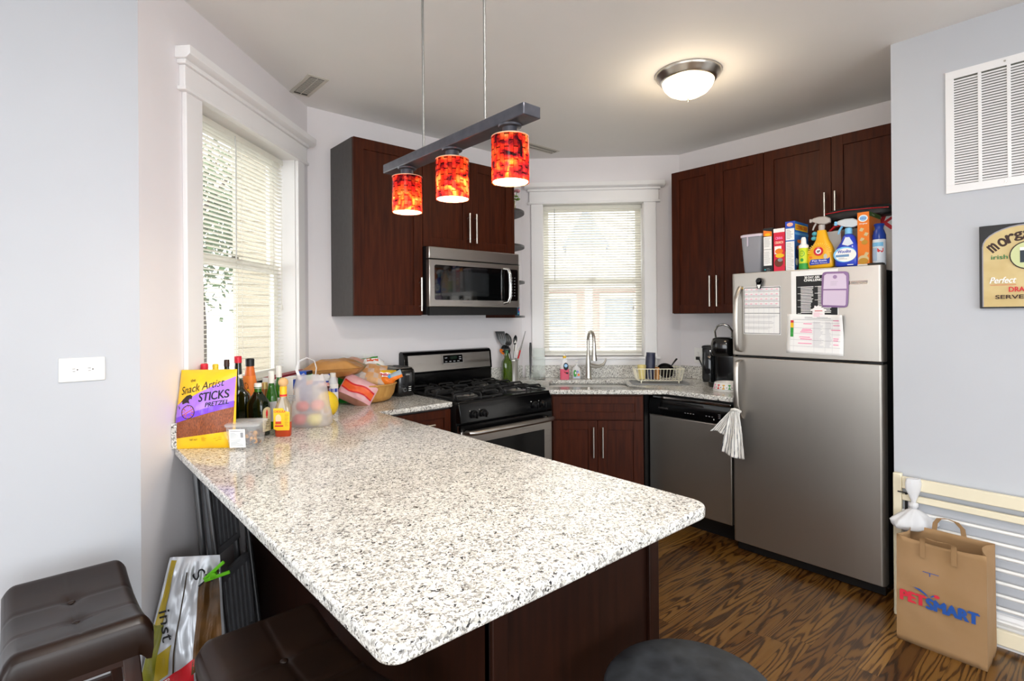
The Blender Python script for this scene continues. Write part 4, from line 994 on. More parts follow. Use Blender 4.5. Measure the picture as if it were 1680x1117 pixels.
a.lines(.0,.028,.075,.044,4,mat('bag_print_gold','#a97b10',.5)); a.text('NET WT',-.03,.034,.007,INK,.03)
a.build('printed_design',t)
# clear tub
t=thing('plastic_tub','clear plastic tub of snacks with a white label in front of the green bottles','tub',spot(404,2.135),-34)
MB().sq([(.048,.048,.0),(.053,.053,.01),(.062,.062,.088)],e=7,seg=40,cap=False).build('tub',CG,t,smooth=50)
MB().sq([(.065,.065,.088),(.066,.066,.096),(.060,.060,.100),(.002,.002,.100)],e=7,seg=40).build('lid',clearfilm('tub_lid','#fbfcfc',.72,.08),t,smooth=50)
a=Art(lambda x,z,h:(x,-.0535-.012*(z/.088)-h-.001,z)); a.rect(-.042,.008,.016,.080,PAPER); a.rect(-.038,.072,.012,.0735,INK); a.lines(-.038,.045,-.008,.068,5,GREYINK); a.lines(-.038,.014,.010,.040,6,GREYINK); a.rect(-.001,.047,.009,.067,GREYINK); a.build('label',t)
rn=random.Random(3); mb=MB()
for k in range(60):
    mb.sph((rn.uniform(-.04,.04),rn.uniform(-.04,.04),.008+rn.random()*.05),rn.uniform(.006,.010),rn.choice([mat('choc_brown','#4b342b',.5),mat('choc_light','#7b5f50',.5),mat('nut_gold','#c88a2e',.5),mat('choc_brown','#4b342b',.5)]),seg=8,rings=5)
mb.build('snack_pieces',None,t,kind='stuff')
def labelwrap(t,rad,x0,x1,z0,z1,m,face,name='label',fn=None):
    a=Art(wrapf(rad+.0004,(0,0),face)); a.rect(x0,z0,x1,z1,m,nx=14)
    if fn: fn(a)
    return a.build(name,t)
# two squarish dark green liqueur bottles
def sqbottle(label,loc,rz,h,lab,capcol,hw=.044):
    t=thing('liquor_bottle',label,'bottle',loc,rz,'dark green bottles')
    s=h/.235
    MB().sq([(hw*.9,.028,0),(hw,.031,.004),(hw,.031,.135*s),(hw*.93,.029,.152*s),(hw*.6,.022,.172*s),(.0165,.0165,.186*s),(.0140,.0140,.196*s)],e=5,seg=40).build('body',GBOT,t,smooth=60)
    MB().lathe([(.0142,.194*s),(.0142,.214*s),(.0165,.2145*s),(.0165,.218*s)],seg=24).build('neck',GBL,t)
    MB().lathe([(.0155,.212*s),(.0155,.232*s),(.012,.235*s),(.001,.235*s)],seg=24).build('cap',capcol,t)
    if lab:
        a=Art(lambda y,z,h:(hw+.0006+h,y,z)); a.rect(-.024,.02,.024,.105,mat('label_parchment','#c9bb93',.6)); a.ell(0,.105,.024,.018,mat('label_parchment','#c9bb93',.6),24); a.rect(-.006,.085,.006,.105,RED); a.rect(-.003,.075,.003,.112,RED); a.lines(-.017,.03,.017,.07,6,INK); a.build('label',t)
    return t
WCAP=mat('white_cap','#eceae4',.4)
sqbottle('squarish dark green bottle directly behind the pretzel bag and tub',spot(392,2.42),-30,.255,False,WCAP)
sqbottle('squarish dark green bottle with parchment side label beside the tub',spot(423,2.330),-58,.225,True,WCAP)
def rbottle(name,label,loc,r,h,body,cap,neck=.4,capr=.35,capm=None,lab=None,cat='bottle',grp=None,rz=0,caph=.03,capm2=None):
    t=thing(name,label,cat,loc,rz,grp)
    z1=h*(1-neck)
    MB().lathe([(r*.9,0),(r,.004),(r,z1*.88),(r*.92,z1*.96),(r*capr*1.25,z1+h*neck*.35),(r*capr,h-caph-.004),(r*capr,h-caph+.003)],seg=28).build('body',body,t,smooth=60)
    MB().lathe([(r*capr*1.12,h-caph),(r*capr*1.12,h-.003),(r*capr*.9,h),(.001,h)],seg=24).build('cap',cap,t)
    if lab: lab(t,r)
    return t
RCAP=mat('red_cap','#d32035',.35); YCAP=mat('yellow_cap','#f3cf35',.35); DCAP=mat('dark_cap','#3a1f16',.35)
def lb(m,z0,z1,half=1.0,extra=None):
    return lambda t,r: labelwrap(t,r,-r*half*1.5,r*half*1.5,z0,z1,m,-130+0,fn=extra)
rbottle('squeeze_bottle','bottle with ridged red cap standing behind the pretzel bag',spot(335.5,2.235),.030,.318,mat('ketchup_red','#8d1414',.25),RCAP,.25,.42,caph=.05)
rbottle('squeeze_bottle','bottle with pale yellow cap standing behind the pretzel bag',spot(353.5,2.285),.028,.312,mat('mustard_yellow','#d9a91c',.3),YCAP,.25,.38,caph=.05)
rbottle('sauce_bottle','dark bottle with brown twist cap and pale neck band behind the bags',spot(372,2.35),.028,.325,GBOT,DCAP,.4,.36,caph=.03,lab=lambda t,r: MB().lathe([(r*.46,.272),(r*.46,.284)],seg=20).build('neck_band',mat('grey_cap','#b9b7b0',.4),t))
rbottle('wine_bottle','dark bottle with bright red foil cap by the window blind',spot(390.5,2.42),.030,.335,GBOT,RCAP,.42,.46,caph=.03)
rbottle('spice_bottle','orange labelled bottle with black cap in front of the blind',spot(410,2.50),.031,.318,mat('sauce_orange','#e0702a',.35),BLKM,.32,.55,caph=.035,
   lab=lambda t,r: labelwrap(t,r,-.04,.04,.10,.24,mat('label_orange','#ef8433',.5),-130,fn=lambda a:(a.ell(-.005,.19,.012,.02,INK),a.ell(.004,.165,.010,.016,YEL),a.rect(-.04,.10,.04,.115,INK,nx=8))))
rbottle('small_bottle','small gold capped bottle squeezed between the green bottles',spot(434,2.52),.020,.205,mat('amber_sauce','#9a5a22',.2),mat('gold_cap','#d8bd7a',.35,.4),.3,.6)
for (px,d,lb_) in ((445,2.475,'green wine bottle with tall white cap and grey label beside the hot sauce'),(457.5,2.60,'green bottle with white cap half hidden behind the hot sauce')):
    rbottle('wine_bottle',lb_,spot(px,d),.0255,.262 if px<450 else .275,GBL,WCAP,.40,.46,caph=.055,lab=lambda t,r: labelwrap(t,r,-.035,.035,.035,.125,mat('label_grey','#bfc4c9',.5),-128))
# hot sauce
t=thing('hot_sauce_bottle','hot sauce bottle with round wooden cap and yellow label','bottle',spot(464.5,2.315),0)
HS=mat('hot_sauce','#b03a12',.15,coat=.5); 
MB().sq([(.030,.019,0),(.033,.022,.006),(.033,.022,.062)],e=3.5,seg=36).build('sauce',HS,t,smooth=60).rotation_euler=(0,0,R(-35))
MB().sq([(.0335,.0225,.062),(.0335,.0225,.115),(.028,.020,.135),(.014,.014,.160),(.012,.012,.175),(.012,.012,.205)],e=3,seg=36).build('glass',mat('hot_sauce_glass','#c9b79a',.05,trans=.5,coat=.5),t,smooth=60).rotation_euler=(0,0,R(-35))
o=MB().lathe([(.0145,.168),(.0145,.210),(.013,.212),(.001,.212)],seg=20).build('neck_wrap',mat('neck_yellow','#f3b51f',.4),t)
MB().lathe([(.0149,.170),(.0149,.178)],seg=20).build('neck_stripe',RED,t)
MB().sph((0,0,.229),.0205,seg=20,rings=12).build('wooden_cap',noisy('turned_wood','#dcb583','#c99c66',.5,30),t)
a=Art(lambda x,z,h:(x,-.0228-h,z)); a.poly([(-.034,.035),(-.020,.028),(.030,.028),(.032,.040),(.032,.105),(.012,.110),(.004,.122),(-.034,.122)],YEL); a.text('CHOLULA',-.008,.108,.010,mat('label_red_orange','#d8431c',.5),.046,bold=.0005); a.ell(-.014,.078,.012,.018,mat('label_skin','#e6cfa0',.5)); a.rect(-.026,.055,-.002,.066,mat('label_red_orange','#d8431c',.5)); a.rect(-.028,.044,.006,.050,RED); a.lines(.012,.045,.029,.10,9,mat('label_line','#b88a10',.5))
a.build('label',t).rotation_euler=(0,0,R(-35))
# translucent produce bag with fruit
pb=spot(509,2.52)
t=thing('produce_bag','frosted plastic carrier bag of apples standing on the peninsula','bag',pb,-38)
FB=clearfilm('frosted_bag','#f8f5f3',.66,.35,'#e6e2e2')
rings=[]
for j,(w,d,z) in enumerate([(.080,.045,.001),(.094,.056,.012),(.096,.058,.04),(.090,.054,.08),(.080,.045,.13),(.072,.034,.18),(.066,.022,.215),(.060,.012,.238)]):
    rg=[]
    for i in range(48):
        q=2*PI*i/48; k=1+.07*noise.noise(Vector((cos(q)*2,sin(q)*2,z*14)))+.03*sin(11*q+z*50)
        rg.append((w*k*math.copysign(abs(cos(q))**.75,cos(q)),d*k*math.copysign(abs(sin(q))**.8,sin(q)),z+.012*noise.noise(Vector((cos(q)*3,sin(q)*3,1)))*(z>.2)))
    rings.append(rg)
mb=MB(); mb.loft(rings,cap=False); mb.add(rings[0],[tuple(range(48))]); bo=mb.build('bag',FB,t,smooth=80)
MB().tube([(-.045,.0,.215),(-.062,.0,.26),(-.052,.0,.30),(-.015,.0,.318),(.018,.0,.305),(.028,.0,.27),(.022,.0,.225)],.0075,seg=8,flat=.35).build('handle',PLB,t)
a=Art(lambda x,z,h:(x,-.062-h+.0*z,z)); a.lines(-.078,.125,-.045,.155,4,GREYINK,.5,.1); a.build('print',t)
ap=lambda nm,lab,c,r,m,cat: None
def apple(label,loc,r,m):
    t=thing('apple',label,'apple',loc,0,'apples in the carrier bag')
    mb=MB(); n=14; pr=[]
    for j in range(n+1):
        q=PI*j/n; rr=r*sin(q)*(1+.06*cos(q)); zz=-r*.9*cos(q)
        if j>n-3: zz-=r*.16*(j-(n-3))/3
        if j<2: zz+=r*.10*(2-j)/2
        pr.append((max(rr,.0008),zz+r*.86))
    mb.lathe(pr,seg=24).build('fruit',m,t,smooth=80)
    MB().tube([(0,0,r*1.55),(.002,0,r*1.85)],.0015,seg=6).build('stem',mat('stem_brown','#4a3322',.8),t)
AR=noisy('apple_red','#c8243c','#e05a50',.3,20); AY=noisy('apple_yellow_green','#d6cf4a','#e3d98a',.3,14); APK=noisy('apple_pink','#d94a6a','#e8a05a',.3,12)
def inb(dx,dy,z): 
    c,s_=cos(R(-38)),sin(R(-38)); return (pb[0]+dx*c-dy*s_,pb[1]+dx*s_+dy*c,CZ+z)
apple('yellow green apple at the bottom front of the frosted bag',inb(.022,-.014,.003),.036,AY)
apple('red apple at the left inside the frosted bag',inb(-.048,-.004,.004),.033,AR)
apple('pinkish red apple resting high in the frosted bag',inb(.030,.006,.068),.032,APK)
apple('red streaked apple stacked upon the left of the frosted bag',inb(-.038,.004,.067),.030,AR)
t=thing('melon','round yellow fruit with a white sticker right of the frosted bag','fruit',spot(536,2.735),0)
MB().sph((0,0,.066),.056,seg=28,rings=18,sc=(1,1,1.18)).build('fruit',noisy('melon_yellow','#f0cf2c','#e8bf22',.35,10),t,smooth=80)
a=Art(lambda x,z,h:((.0575+h)*cos(R(-105)+x/.056)*cos((z-.066)/.066*1.0),(.0575+h)*sin(R(-105)+x/.056)*cos((z-.066)/.066*1.0),.066+(.068+h)*sin((z-.066)/.066)))
a.poly([(-.01+.026*cos(2*PI*k/18),.040+.024*sin(2*PI*k/18)) for k in range(18)],WHT); a.text('DOLE',-.008,.036,.010,PNK,.03); a.build('sticker',t)
# cartons behind
def carton(name,label,loc,rz,w,d,h,m,front=None,side=None,cat='box',grp=None,top=None,tilt=0):
    t=thing(name,label,cat,loc,0,grp,rot=(0,tilt,rz))
    MB().box((-w/2,-d/2,0),(w/2,d/2,h)).build('carton',m,t,bevel=.0012)
    if front: a=Art(lambda x,z,hh:(x,-d/2-hh,z)); front(a,w,h); a.build('front_print',t)
    if side: a=Art(lambda x,z,hh:(w/2+hh,x,z)); side(a,d,h); a.build('side_print',t)
    if top: a=Art(lambda x,y,hh:(x,y,h+hh)); top(a,w,d); a.build('top_print',t)
    return t
CW=mat('carton_white','#e9e7e4',.5); CB=mat('carton_blue','#1e4fb4',.4)
carton('carton','white carton with dark red top edge behind the white capped bottles',(1.0,3.001,CZ),45,.42,.05,.205,CW,front=lambda a,w,h:(a.rect(-w/2,h-.012,w/2,h,mat('dark_red_print','#8e1c2a',.5)),a.poly([(-w/2+.01,h-.02),(-.03,h-.05),(w/2-.01,h-.02)],mat('foil_grey','#a8a4a3',.4))),top=lambda a,w,d:a.rect(-w/2,-d/2,w/2,d/2,mat('dark_red_print','#8e1c2a',.5)))
carton('carton','green and orange printed carton behind the frosted bag',spot(500,2.94),45,.075,.05,.215,CB,front=lambda a,w,h:(a.rect(-w/2,h-.05,w/2,h-.018,GRN),a.rect(-w/2,h-.075,w/2,h-.05,ORG),a.rect(-w/2,h-.018,w/2,h,INK)))
carton('carton','white and blue printed carton below the brown chip bag',spot(530,3.10),-35,.15,.07,.200,CW,front=lambda a,w,h:(a.poly([(w*.1,h),(w/2,h),(w/2,h*.75)],BLUE),a.rect(-w/2,h-.075,w/2,h-.055,BLUE),a.lines(-.06,h-.045,.02,h-.02,3,GREYINK)))
carton('carton','small white and blue carton behind the carrier bag handle',spot(478,2.80),45,.07,.05,.200,CW,front=lambda a,w,h:a.rect(-w/2,h-.06,w/2,h-.012,CB))
rbottle('jam_jar','dark red jam jar with red checked lid behind the yellow fruit',spot(531,2.93),.028,.150,mat('jam_red','#3d0c12',.12,coat=.5),noisy('checked_lid','#d8474b','#f2e6e2',.4,160),.2,.95,caph=.016,cat='jar',lab=lambda t,r: labelwrap(t,r,-.04,-.008,.02,.11,CW,-125))
rbottle('plastic_bottle','white bottle with blue band standing left of the bread bags',spot(546,3.06),.0285,.192,mat('bottle_milky','#dfe2e6',.3),WCAP,.28,.5,caph=.024,lab=lambda t,r: labelwrap(t,r,-.045,.045,.04,.13,WHT,-125,fn=lambda a:a.rect(-.045,.085,.045,.105,BLUE,nx=10)))
# chip bags and bread
BRB=noisy('brown_chip_bag','#a8743a','#c08c50',.35,12); DGR=mat('dark_green_print','#2c7a44',.4); LGR=mat('bright_green_print','#2fa338',.4)
t=thing('chip_bag','brown bag with dark green bands lying on top of the cartons','bag',spot(541,3.05,1.122),0,rot=(-90,-3,-38))
# lies flat: local x along, local z becomes depth
o,sh=softbag(t,'bag',.34,.20,.105,7.7,lambda u,v: DGR if abs(v-.78-.0*u)<.05 or abs(v-.62)<.03 else BRB,BRB,wr=.012)
t=thing('chip_bag','green crisp bag with pretzel picture leaning beside the bread basket','bag',spot(557,3.20),0,rot=(-10,22,-38))
o,sh=softbag(t,'bag',.15,.215,.05,2.9,lambda u,v: LGR if v<.62 else (BRB if v<.8 else FILM),LGR,wr=.008); a=Art(sh)
for k in range(3): a.ell(.02,.10+.025*k,.03,.009,mat('pretzel_tan','#b4713a',.5))
a.build('print',t)
t=thing('bread_bag','crumpled pinkish bread bag behind the brown chip bag','bag',spot(563,3.2,1.10),0,rot=(-75,-10,-38))
softbag(t,'bag',.20,.16,.09,5.1,lambda u,v:mat('bread_crust_pink','#c99a84',.35),mat('bread_crust_pink','#c99a84',.35),wr=.014)
t=thing('snack_bag','grey and green snack bag lying behind the bread basket','bag',spot(592,3.33,1.06),0,rot=(-60,-15,-38))
softbag(t,'bag',.20,.17,.06,8.2,lambda u,v: LGR if v>.7 else mat('foil_blue_grey','#aab0b8',.35),LGR,wr=.012)
# basket
WK=noisy('bamboo_weave','#cf9f58','#b98540',.5,60,(1,1,.15),bump=.5)
bk_=spot(603,3.27)
t=thing('bread_basket','round tan bamboo basket full of bread bags','basket',bk_,0)
mb=MB(); mb.lathe([(.105,0),(.135,.012),(.155,.045),(.166,.098),(.170,.104),(.162,.106),(.152,.06),(.13,.022),(.1,.012),(.001,.010)],seg=48); mb.build('basket',WK,t,smooth=60)
MB().tube([(.1675*cos(2*PI*i/48),.1675*sin(2*PI*i/48),.104) for i in range(48)],.0055,closed=True,seg=8).build('rim',WK,t)
BRD=noisy('bread_crumb','#c58b54','#e2b583',.6,15,bump=.3); 
def loaf(name,label,loc,rot,w,h,th,seed,m0,pats,film=True,group='bread bags in the basket'):
    t=thing(name,label,'bread',loc,0,group,rot=rot)
    o,sh=softbag(t,'bag',w,h,th,seed,pats,m0,wr=.010); return t,sh
t,sh=loaf('bread_bag','bread bag with red and orange wavy stripes hanging over the basket front',(spot(575,3.085)[0],spot(575,3.085)[1],CZ+.012),(-20,26,-38),.20,.155,.085,11.3,BRD,
  lambda u,v: mat('bag_clear_pink','#e7b4ba',.3) if v>.2 else mat('bread_dark','#9c6b58',.4))
a=Art(sh); wv=lambda c:(lambda x:c+.006*sin(x*45))
a.band(-.094,.094,wv(.060),wv(.108),mat('bread_orange','#f0642e',.4),30,8); a.band(-.094,.094,wv(.060),wv(.068),RED,30,2); a.band(-.094,.094,wv(.101),wv(.110),RED,30,2); a.build('stripes',t)
t,sh=loaf('bread_bag','clear bag of brown rolls in the middle of the basket',(bk_[0]-.03,bk_[1]-.01,CZ+.09),(-50,0,-38),.24,.17,.11,13.7,BRD,lambda u,v: mat('roll_bag_film','#cdb3a2',.22) if (int(u*7)+int(v*5))%3==0 else BRD)
t,sh=loaf('bread_bag','bread loaf with white and orange label on top of the basket pile',(bk_[0]+.055,bk_[1]+.045,CZ+.165),(-62,0,-20),.165,.12,.09,17.1,BRD,lambda u,v: WHT if .25<v<.95 else (LGR if .18<v<.25 else BRD)); a=Art(sh); a.rect(-.03,.06,.04,.095,mat('label_orange_red','#e0603a',.5),nx=4,ny=3); a.rect(-.02,.072,.03,.08,WHT,nx=4); a.build('label',t)
t,sh=loaf('bread_bag','yellow and red printed bread bag at the right of the basket',(bk_[0]+.06,bk_[1]-.055,CZ+.085),(-45,0,-38),.155,.125,.075,19.4,YEL,lambda u,v: ORG if v<.35 else (WHT if v<.62 and u>.3 else YEL)); a=Art(sh); a.text('BIMBO',.015,.060,.020,RED,.075,bold=.001); a.build('label',t)
t,sh=loaf('snack_sleeve','blue and orange printed sleeve sticking out towards the toaster',(bk_[0]+.105,bk_[1]-.085,CZ+.105),(-32,-26,-40),.17,.055,.03,23.4,mat('sleeve_grey','#9fb0bd',.3),lambda u,v: ORG if v<.35 else (mat('sleeve_blue','#3aa2e0',.3) if .3<u<.6 else mat('sleeve_grey','#9fb0bd',.3)))
# toaster
t=thing('toaster','black two-slot toaster with chrome top between the bread basket and the stove','toaster',(1.748,3.15,CZ),0)
MB().sq([(.068,.112,.0),(.072,.118,.008),(.074,.122,.03),(.074,.122,.145),(.070,.118,.165),(.060,.108,.176)],e=5,seg=48).build('body',mat('toaster_black','#0e0e0f',.25,coat=.4),t,smooth=60)
MB().sq([(.060,.108,.176),(.058,.104,.181),(.002,.002,.181)],e=6,seg=40).build('top_plate',SSH,t,smooth=50)
MB().box((-.034,-.085,.1815),(-.012,.085,.184)).box((.012,-.085,.1815),(.034,.085,.184)).build('slots',BLKM,t)
MB().box((-.018,-.1245,.06),(.0,-.122,.15)).build('lever_track',BLKM,t)
MB().box((-.024,-.145,.135),(.010,-.122,.147)).build('lever',mat('lever_grey','#9b9b9b',.3,.8),t,bevel=.003)
MB().cyl((-.022,-.122,.045),(-.022,-.134,.045),.014,CHR).cyl((-.022,-.134,.045),(-.022,-.136,.045),.008,BLKM).build('dial',None,t)
a=Art(lambda x,z,h:(x,-.1225-h,z)); [a.rect(.01,.035+.012*i,.028,.038+.012*i,WHT) for i in range(3)]; a.build('button_marks',t)
# ---------------------------------------------------------------- by the sink
ck=(2.776,3.185,CZ)
t=thing('utensil_crock','brushed steel utensil holder full of cooking tools beside the stove','container',ck,0)
MB().lathe([(.042,0),(.043,.003),(.043,.165),(.045,.168),(.045,.172),(.041,.172),(.040,.006),(.001,.006)],seg=32).build('holder',mat('satin_steel','#d2d0cc',.32,.9),t)
MB().lathe([(.0435,.155),(.0445,.157),(.0445,.160),(.0435,.162)],seg=32,cap=False).build('rim_band',CHR,t)
def utensil(name,label,tip,foot,head,m,hm=None):
    t=thing(name,label,'utensil',(ck[0],ck[1],CZ),0,'cooking tools in the steel holder')
    f=Vector(foot); q=Vector(tip); d=(q-f).normalized()
    rt=Vector((.755,-.656,0)); nrm=rt.cross(d).normalized()
    L=(q-f).length; hs=f+d*(L-head[1])
    MB().tube([f,f+d*(L*.5),hs],[.005,.0045,.004],seg=8,flat=.7).build('handle',hm or m,t)
    mb=MB(); w=head[0]; l=head[1]; n=12; rings=[]
    kind=head[2]
    for k in range(n+1):
        s_=k/n
        if kind=='spoon': ww=w*max(.06,sin(PI*min(1,.08+.92*s_))**.6); dep=.012*sin(PI*s_)
        else: ww=w*(.35+.65*min(1,s_*2.2)); dep=.004*sin(PI*s_)
        c=hs+d*(l*s_)-nrm*dep
        rings.append([tuple(c+rt*ww*cos(R(a_))+nrm*.0022*sin(R(a_))+nrm*(-dep*.5 if abs(cos(R(a_)))<.5 else 0)) for a_ in range(0,360,45)])
    mb.loft(rings); o=mb.build('head',m,t,smooth=60)
    if len(head)>3:
        hh=MB()
        for k in (-1,0,1):
            c=hs+d*(l*.6)+rt*(k*w*.42); hh.tube([c-d*l*.22+nrm*.004,c+d*l*.22+nrm*.004],.0022,seg=6)
            hh.tube([c-d*l*.22-nrm*.012,c+d*l*.22-nrm*.012],.0022,seg=6)
        hh.build('slot_marks',mat('slot_grey','#8d8d8b',.5),o)
    return t
NY=mat('black_nylon','#121213',.35); WS=mat('white_silicone','#e9e7e1',.4); GYU=mat('grey_turner','#4a4b4c',.3,.4)
utensil('turner','grey slotted turner tilted left in the steel holder',(-.085,.055,.385),(-.0,.01,.02),(.036,.11,'flat',1),GYU,NY)
utensil('slotted_spoon','large black slotted spoon in the steel holder',(-.035,.035,.372),(.01,.0,.02),(.034,.10,'spoon',1),NY)
utensil('spoon','black solid spoon with oval head leaning right in the steel holder',(.03,.0,.355),(-.012,.0,.02),(.016,.075,'spoon'),NY)
utensil('ladle','black ladle low at the front of the steel holder',(-.045,.045,.28),(.005,.0,.02),(.036,.07,'spoon'),NY)
utensil('spatula','white silicone spatula curving up out of the steel holder',(.025,-.005,.315),(-.01,.0,.02),(.013,.09,'spoon'),WS)
utensil('spatula','shorter white silicone spoon at the right of the steel holder',(.052,-.03,.265),(-.012,.01,.02),(.019,.07,'spoon'),WS)
utensil('wooden_spoon','orange tipped wooden spoon at the far left of the steel holder',(-.07,.065,.25),(.01,-.01,.02),(.016,.05,'spoon'),ORG,mat('spoon_wood','#b98a56',.5))
t=thing('tongs','steel tongs with red grips leaning out of the steel holder towards the window','utensil',ck,0)
for k,sx in enumerate((-.006,.006)):
    MB().tube([(.0+sx,.01,.03),(.040+sx,-.028,.20),(.078+sx*.3,-.062,.385)],[.006,.006,.004],seg=8,flat=.5).build('arm',CHR,t)
MB().tube([(.030,-.020,.155),(.046,-.034,.235)],.0095,seg=8,flat=.7).build('grip',RED,t)
t=thing('sharpening_rod','dark grey rod leaning against the wall beside the window casing','utensil',(2.905,3.125,CZ),0)
MB().tube([(0,0,.002),(.012,.010,.12),(.032,.030,.245),(.038,.036,.29)],[.006,.008,.011,.008],seg=10).build('rod',mat('rod_dark','#3b3a3b',.3,.5),t)
t=thing('oil_bottle','square green olive oil bottle beside the utensil holder','bottle',(2.712,3.185,CZ),-20)
MB().sq([(.034,.034,0),(.036,.036,.004),(.036,.036,.13),(.033,.033,.155),(.018,.018,.18),(.0135,.0135,.2),(.0135,.0135,.222)],e=5,seg=36).build('body',mat('olive_green_glass','#4c680a',.06,trans=.45,coat=.3),t,smooth=60)
MB().lathe([(.0155,.212),(.0155,.238),(.012,.240),(.001,.240)],seg=20).build('cap',mat('dark_green_cap','#1d5a34',.4),t)
CLG=clearfilm('thin_clear_glass','#fbfdfc',.88,.03)
t=thing('glass_vase','tall clear glass cylinder vase left of the sink','vase',spot(884,4.32),0)
MB().lathe([(.048,0),(.052,.003),(.052,.014)],seg=40).build('base',mat('glass_base','#eef3f1',.05,trans=.9),t)
MB().lathe([(.050,.014),(.050,.24),(.051,.243),(.048,.24),(.047,.016)],seg=40,cap=False).build('wall',CLG,t)
t=thing('glass_tumbler','clear glass tumbler lying on its side beside the utensil holder','glass',(2.885,3.052,CZ+.033),0,rot=(90,0,-62))
MB().lathe([(.024,-.05),(.026,-.048),(.033,.05),(.032,.05),(.025,-.044)],seg=32,cap=False).build('wall',CLG,t)
MB().lathe([(.001,-.05),(.024,-.05),(.024,-.044),(.001,-.044)],seg=32).build('base',mat('glass_base','#eef3f1',.05,trans=.9),t)
t=thing('soap_bottle','pink dish soap bottle with black label left of the faucet','bottle',spot(926,4.26),0,rot=(0,0,-45))
SOP=mat('pink_soap','#e0607a',.2,coat=.4)
MB().sq([(.033,.020,0),(.036,.022,.004),(.036,.022,.085)],e=3.5,seg=32).build('soap',SOP,t,smooth=60)
MB().sq([(.0362,.0222,.0852),(.034,.021,.11),(.024,.017,.145),(.012,.012,.165),(.011,.011,.172)],e=3,seg=32).build('upper_body',clearfilm('clear_bottle_plastic','#ffffff',.6,.08),t,smooth=60)
MB().lathe([(.013,.170),(.013,.186),(.010,.188)],seg=20).build('collar',YEL,t); MB().lathe([(.012,.188),(.009,.203),(.004,.206),(.001,.206)],seg=20).build('cap',clearfilm('clear_cap','#ffffff',.4,.1),t)
a=Art(lambda x,z,h:(x,-.0228-h,z)); a.ell(.010,.105,.020,.030,INK,24); a.ell(.010,.112,.013,.014,mat('label_sky','#8fc1ea',.5),20); a.text('method',.010,.113,.006,WHT,.02); a.poly([(-.008,.065),(.03,.058),(.026,.045),(.005,.05)],INK); a.ell(.005,.055,.006,.005,RED,10); a.build('label',t)
t=thing('hand_soap_bottle','small clear pump bottle with green label beside the pink soap','bottle',spot(945.5,4.31),-45)
MB().sq([(.030,.018,0),(.033,.020,.004),(.033,.020,.07),(.026,.017,.09),(.012,.012,.100),(.011,.011,.112)],e=3.5,seg=32).build('body',clearfilm('clear_bottle_plastic','#ffffff',.6,.08),t,smooth=60)
MB().lathe([(.012,.110),(.012,.122),(.004,.124),(.004,.140)],seg=16).box((-.012,-.03,.138),(.012,.01,.146)).build('pump',WHP,t,bevel=.001)
a=Art(lambda x,z,h:(x,-.0206-h,z)); a.ell(-.012,.045,.012,.028,GRN,20); a.ell(-.008,.048,.005,.010,WHT,14); a.ell(.016,.034,.009,.009,ORG,14); a.ell(.008,.058,.008,.008,mat('label_violet','#7a78c8',.5),14); a.rect(-.026,.008,.024,.018,mat('label_pale_blue','#b6c6de',.5)); a.build('label',t)
# drying mat and rack
MT=noisy('drying_mat_grey','#8f9194','#9da0a3',.8,60,bump=.2)
mc=(3.452,2.318)
t0=MB().sq([(.205,.125,0),(.207,.127,.002),(.205,.125,.005)],e=9,seg=40).build('drying_mat',MT,None,(mc[0],mc[1],CZ),(0,0,-45),smooth=50)
tag(t0,'grey drying mat under the cream dish rack','mat')
t=thing('dish_rack','small cream wire dish rack on the grey mat beside the sink','rack',(mc[0]+.01,mc[1]+.012,CZ+.006),-45)
CRW=mat('cream_wire','#f6f1da',.35)
def rrect(w,d,z,r=.02,n=4):
    o_=[]
    for cx,cy,a0 in ((w-r,d-r,0),(-w+r,d-r,90),(-w+r,-d+r,180),(w-r,-d+r,270)):
        o_+=[(cx+r*cos(R(a0+k*90/n)),cy+r*sin(R(a0+k*90/n)),z) for k in range(n+1)]
    return o_
mb=MB(); mb.tube(rrect(.175,.105,.105),.0032,closed=True,seg=6).tube(rrect(.155,.085,.018),.0026,closed=True,seg=6)
mb.build('rim',CRW,t)
mb=MB()
for k in range(15):
    x=-.15+.30*k/14
    for s_ in (-1,1): mb.tube([(x*1.1,s_*.105,.105),(x,s_*.085,.018)],.0017,seg=5)
    mb.tube([(x,-.085,.018),(x,.085,.018)],.0017,seg=5)
for k in range(8):
    y=-.075+.15*k/7
    for s_ in (-1,1): mb.tube([(s_*.175,y*1.2,.105),(s_*.155,y,.018)],.0017,seg=5)
mb.build('wires',CRW,t)
for sx in (-1,1):
    for sy in (-1,1): MB().tube([(sx*.135,sy*.080,.018),(sx*.135,sy*.080,0.0)],.0045,seg=8).build('foot',CRW,t)
def rk(dx,dy,z): 
    c,s_=cos(R(-45)),sin(R(-45)); return (mc[0]+.01+dx*c-dy*s_,mc[1]+.012+dx*s_+dy*c,CZ+.006+z)
t=thing('cup','pale yellow plastic cup at the left end of the dish rack','cup',rk(-.118,.0,.0205),0)
MB().lathe([(.026,0),(.032,.105),(.0305,.105),(.025,.004),(.001,.004)],seg=28).build('cup',mat('cup_yellow','#e2d08a',.4),t)
t=thing('travel_mug','navy blue travel mug standing upside down in the dish rack','mug',rk(-.060,.0,.0205),0,rot=(0,5,0))
MB().lathe([(.028,0),(.033,.002),(.036,.10),(.036,.155),(.033,.185),(.031,.190),(.001,.190)],seg=32).build('body',noisy('navy_plastic','#27293d','#343850',.4,30),t)
MB().lathe([(.0335,.1855),(.0335,.197),(.030,.198),(.001,.198)],seg=32).build('base_ring',mat('navy_rim','#3c4052',.5),t)
t=thing('frying_pan','small black frying pan lying in the dish rack','pan',rk(.055,.005,.070),0,rot=(50,0,-45)); t.scale=(.8,.8,.8)
